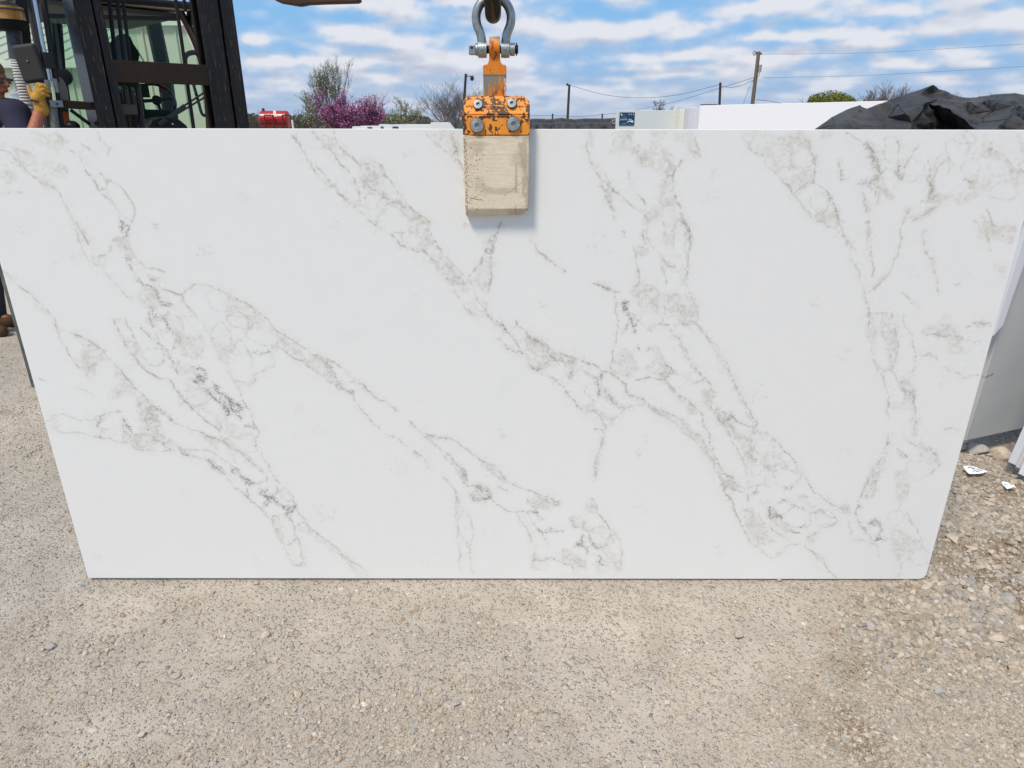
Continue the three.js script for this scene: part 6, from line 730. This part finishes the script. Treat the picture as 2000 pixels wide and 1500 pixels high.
// ---------------------------------------------------------------- trees
function growTree({ name = 'tree', label, category = 'tree', base, h, stems = 3, lean = 0.35, levels = 4, kids = 4, spread = 0.6, thick = 0.09, bark = 0x4a4038, leaf, leafN = 0, leafS = 0.09, shrink = 0.68, up = 0.25, dirBias = V3(0, 0, 0), start = 0.25, seedN = 1, group, dome, wide = 1 }) {
  const keep = seed; seed = seedN * 7919;
  const t = thing(name, label, category, group), trunk = [], twigs = [], tips = [];
  const limb = (a, dir, len, r, lv) => {
    const n = lv === 0 ? 4 : 3, pts = [a]; let d = dir.clone();
    for (let i = 0; i < n; i++) { d.add(V3(rr(-1, 1), rr(-0.6, 1), rr(-1, 1)).multiplyScalar(0.16)).add(V3(0, up * 0.25, 0)).addScaledVector(dirBias, 0.1).normalize(); pts.push(pts[i].clone().addScaledVector(d, len / n)); }
    for (let i = 0; i < n; i++) { const r0 = r * (1 - 0.5 * i / n), r1 = r * (1 - 0.5 * (i + 1) / n), g = new THREE.CylinderGeometry(1, 1, 1, lv < 2 ? 6 : 3, 1, true); const A = pts[i], B = pts[i + 1], dd = B.clone().sub(A); const p = g.attributes.position; for (let k = 0; k < p.count; k++) { const q = p.getY(k) < 0 ? r0 : r1; p.setX(k, p.getX(k) * q); p.setZ(k, p.getZ(k) * q); } g.scale(1, dd.length(), 1); g.applyQuaternion(new THREE.Quaternion().setFromUnitVectors(V3(0, 1, 0), dd.normalize())); const m = A.clone().add(B).multiplyScalar(0.5); g.translate(m.x, m.y, m.z); (lv < 2 ? trunk : twigs).push(g); }
    if (lv >= levels - 2) for (const p of pts.slice(1)) tips.push(p);
    if (lv < levels) for (let k = 0; k < kids; k++) { const f = rr(start, 1), i = Math.min(n - 1, Math.floor(f * n)), p = pts[i].clone().lerp(pts[i + 1], f * n - i), az = rnd() * 6.283, nd = pts[i + 1].clone().sub(pts[i]).normalize(), side = V3(Math.cos(az), rr(-0.2, 0.5), Math.sin(az)); limb(p, nd.multiplyScalar(1).addScaledVector(side, spread * rr(0.6, 1.3)).normalize(), len * shrink * rr(0.7, 1.15), r * 0.55, lv + 1); }
  };
  for (let s = 0; s < stems; s++) { const a = (s + rr(-0.3, 0.3)) / stems * 6.283; limb(V3(rr(-0.05, 0.05), 0, rr(-0.05, 0.05)), V3(Math.cos(a) * lean, 1, Math.sin(a) * lean).add(dirBias).normalize(), h * 0.42, thick, 0); }
  t.position.copy(base);
  const bm = M(bark, 0.9); mesh('trunk', merge(trunk), bm, t);
  const crown = mesh('crown', merge(twigs), bm, t);
  let top = 0; for (const p of tips) top = Math.max(top, p.y); const k = h / top; t.scale.set(k * wide, k, k * wide);
  if (leaf && leafN) {
    const pos = [], nor = [], cols = [], c0 = new THREE.Color();
    for (let i = 0; i < leafN; i++) { const p = dome ? V3(rr(-1, 1), rr(-1, 1), rr(-1, 1)) : tips[(rnd() * tips.length) | 0].clone().add(V3(rr(-1, 1), rr(-1, 1), rr(-1, 1)).multiplyScalar(0.13 * h / 4 / k)); if (dome) { p.normalize().multiplyScalar(Math.pow(rnd(), 0.3) * (0.70 + 0.46 * noise2(p.x * 3 + 9, p.z * 3 + p.y * 2))); p.set(p.x * dome / k, (h * 0.42 + p.y * h * 0.58) / k, p.z * dome / k); } const u = V3(rr(-1, 1), rr(-1, 1), rr(-1, 1)).normalize(), v = V3(rr(-1, 1), rr(-1, 1), rr(-1, 1)).cross(u).normalize(), s = leafS * rr(0.6, 1.2) / k; c0.set(leaf[(rnd() * leaf.length) | 0]); const a = p.clone().addScaledVector(u, s), b = p.clone().addScaledVector(v, s * 0.45), c = p.clone().addScaledVector(u, -s), d = p.clone().addScaledVector(v, -s * 0.45); for (const q of [a, b, c, a, c, d]) { pos.push(q.x, q.y, q.z); cols.push(c0.r, c0.g, c0.b); } }
    const g = new THREE.BufferGeometry(); g.setAttribute('position', new THREE.Float32BufferAttribute(pos, 3)); g.setAttribute('color', new THREE.Float32BufferAttribute(cols, 3)); g.computeVertexNormals();
    mesh('leaves', g, M(0xffffff, 0.9, 0, { vertexColors: true, side: THREE.DoubleSide }), crown).userData.kind = 'stuff';
  }
  seed = keep; return t;
}
const foot = (px, d) => { const p = at(px, 240, d); p.y = gh(p.x, p.z) - 0.02; return p; };
const topAt = (px, py, d) => at(px, py, d).y;
growTree({ name: 'pear_tree', label: 'tall thin tree with sparse white-green leaves behind the redbud', base: foot(652, 50), h: topAt(640, 104, 50), stems: 7, lean: 0.3, levels: 3, kids: 6, spread: 0.34, thick: 0.035, shrink: 0.55, wide: 0.9, bark: 0x7a756c, leaf: [0xa6b298, 0xc2ccb8, 0x8a9874, 0xd8ddd0], leafN: 1900, leafS: 0.065, dirBias: V3(-0.05, 0, 0), start: 0.5, up: 0.4, seedN: 3 });
growTree({ name: 'pear_tree', label: 'low pale branches reaching left of the redbud', base: foot(632, 48), h: topAt(610, 172, 48), stems: 4, lean: 0.3, levels: 3, kids: 5, spread: 0.5, thick: 0.05, bark: 0x5c564c, leaf: [0xa6b298, 0xbcc6b0, 0x8a9874], leafN: 1300, leafS: 0.07, dirBias: V3(-0.28, 0, 0), seedN: 5 });
growTree({ name: 'redbud_tree', label: 'redbud tree in magenta bloom left of the clamp', base: foot(688, 44), h: topAt(680, 167, 44), stems: 8, lean: 0.9, levels: 4, kids: 5, spread: 0.55, thick: 0.055, bark: 0x57464a, wide: 1.22, leaf: [0xb05c98, 0xbe72aa, 0x9c4c84, 0xcc94bc], leafN: 10500, leafS: 0.05, up: 0.12, seedN: 11 });
growTree({ name: 'small_tree', label: 'small tree with fresh green leaves right of the redbud', base: foot(780, 46), h: topAt(780, 182, 46), stems: 6, lean: 0.8, levels: 4, kids: 4, spread: 0.6, thick: 0.05, bark: 0x5a5446, leaf: [0x8a9468, 0x9ea684, 0x76805a], leafN: 2600, leafS: 0.06, up: 0.1, seedN: 21 });
growTree({ name: 'bare_tree', label: 'bare leafless tree behind the lamp pole beside the clamp', base: foot(892, 58), h: topAt(890, 134, 58), stems: 9, lean: 0.6, levels: 5, kids: 4, spread: 0.5, thick: 0.035, wide: 1.5, bark: 0x6c6362, seedN: 36, up: 0.28 });
growTree({ name: 'bare_tree', label: 'small bare tree above the stickered white slab', base: foot(1298, 90), h: topAt(1295, 190, 90), stems: 4, lean: 0.7, levels: 5, kids: 4, spread: 0.75, thick: 0.10, bark: 0x57504f, up: 0.02, seedN: 41 });
growTree({ name: 'bare_tree', label: 'wide bare tree between green shrub and tarp peak', base: foot(1722, 80), h: topAt(1725, 150, 80), stems: 9, lean: 0.75, levels: 5, kids: 4, spread: 0.55, thick: 0.10, bark: 0x6a5c58, leaf: [0x7c8560, 0x8c7c70], leafN: 1500, leafS: 0.07, seedN: 51, up: 0.12 });
growTree({ name: 'green_shrub', label: 'rounded yellow-green shrub over the long white slab', category: 'shrub', base: foot(1617, 72), h: topAt(1617, 178, 72), stems: 22, lean: 0.95, levels: 3, kids: 5, spread: 0.5, thick: 0.04, bark: 0x4a4426, leaf: [0x6a7028, 0x787e34, 0x586022, 0x868440], leafN: 45000, leafS: 0.10, up: 0.1, dome: 2.55, seedN: 61 });
growTree({ name: 'far_tree', label: 'faint budding tree just right of the tarp peak', base: foot(1885, 85), h: topAt(1890, 172, 85), stems: 7, lean: 0.9, levels: 4, kids: 4, spread: 0.7, thick: 0.09, bark: 0x57504a, leaf: [0x76805c, 0x8a8f74], leafN: 3000, leafS: 0.09, seedN: 71 });
growTree({ name: 'bare_shrub', label: 'thin bare shrub between the mast and red tank', category: 'shrub', base: foot(497, 40), h: topAt(497, 212, 40), stems: 5, lean: 0.4, levels: 4, kids: 4, spread: 0.5, thick: 0.035, bark: 0x57504c, seedN: 81 });
growTree({ name: 'bare_shrub', label: 'grey bare shrub between the red tank and redbud', category: 'shrub', base: foot(592, 46), h: topAt(590, 205, 46), stems: 6, lean: 0.8, levels: 4, kids: 4, spread: 0.6, thick: 0.035, bark: 0x57504c, leaf: [0x7d8468], leafN: 500, leafS: 0.06, seedN: 91 });
{ // far brush along the horizon
  const pos = [], cols = [], c0 = new THREE.Color();
  for (let i = 0; i < 26000; i++) {
    const x = rr(-90, 90), d = rr(100, 130), h = (0.7 + 1.3 * fbm(x * 0.14 + 4, 3, 4)) * (x < -14 ? 1.9 : x < 6 ? 1.0 : 0.9), p = V3(x, rr(0, 1) ** 0.8 * h, -d), s = rr(0.12, 0.3), a = rnd() * 6.28; c0.set([0x4c4a30, 0x5a503c, 0x434a2c, 0x665a48, 0x3c4426][(rnd() * 5) | 0]);
    for (const [u, v] of [[-1, 0], [0.2, 0.7], [1, 0.1], [-1, 0], [1, 0.1], [0, -0.7]]) { pos.push(p.x + u * s * Math.cos(a), p.y + v * s, p.z + u * s * Math.sin(a)); cols.push(c0.r, c0.g, c0.b); }
  }
  const g = new THREE.BufferGeometry(); g.setAttribute('position', new THREE.Float32BufferAttribute(pos, 3)); g.setAttribute('color', new THREE.Float32BufferAttribute(cols, 3)); g.computeVertexNormals();
  tag(mesh('far_brush', g, M(0xffffff, 0.95, 0, { vertexColors: true, side: THREE.DoubleSide })), 'low brown and green brush along the horizon', null, null, 'stuff');
}
renderer.render(scene, camera);
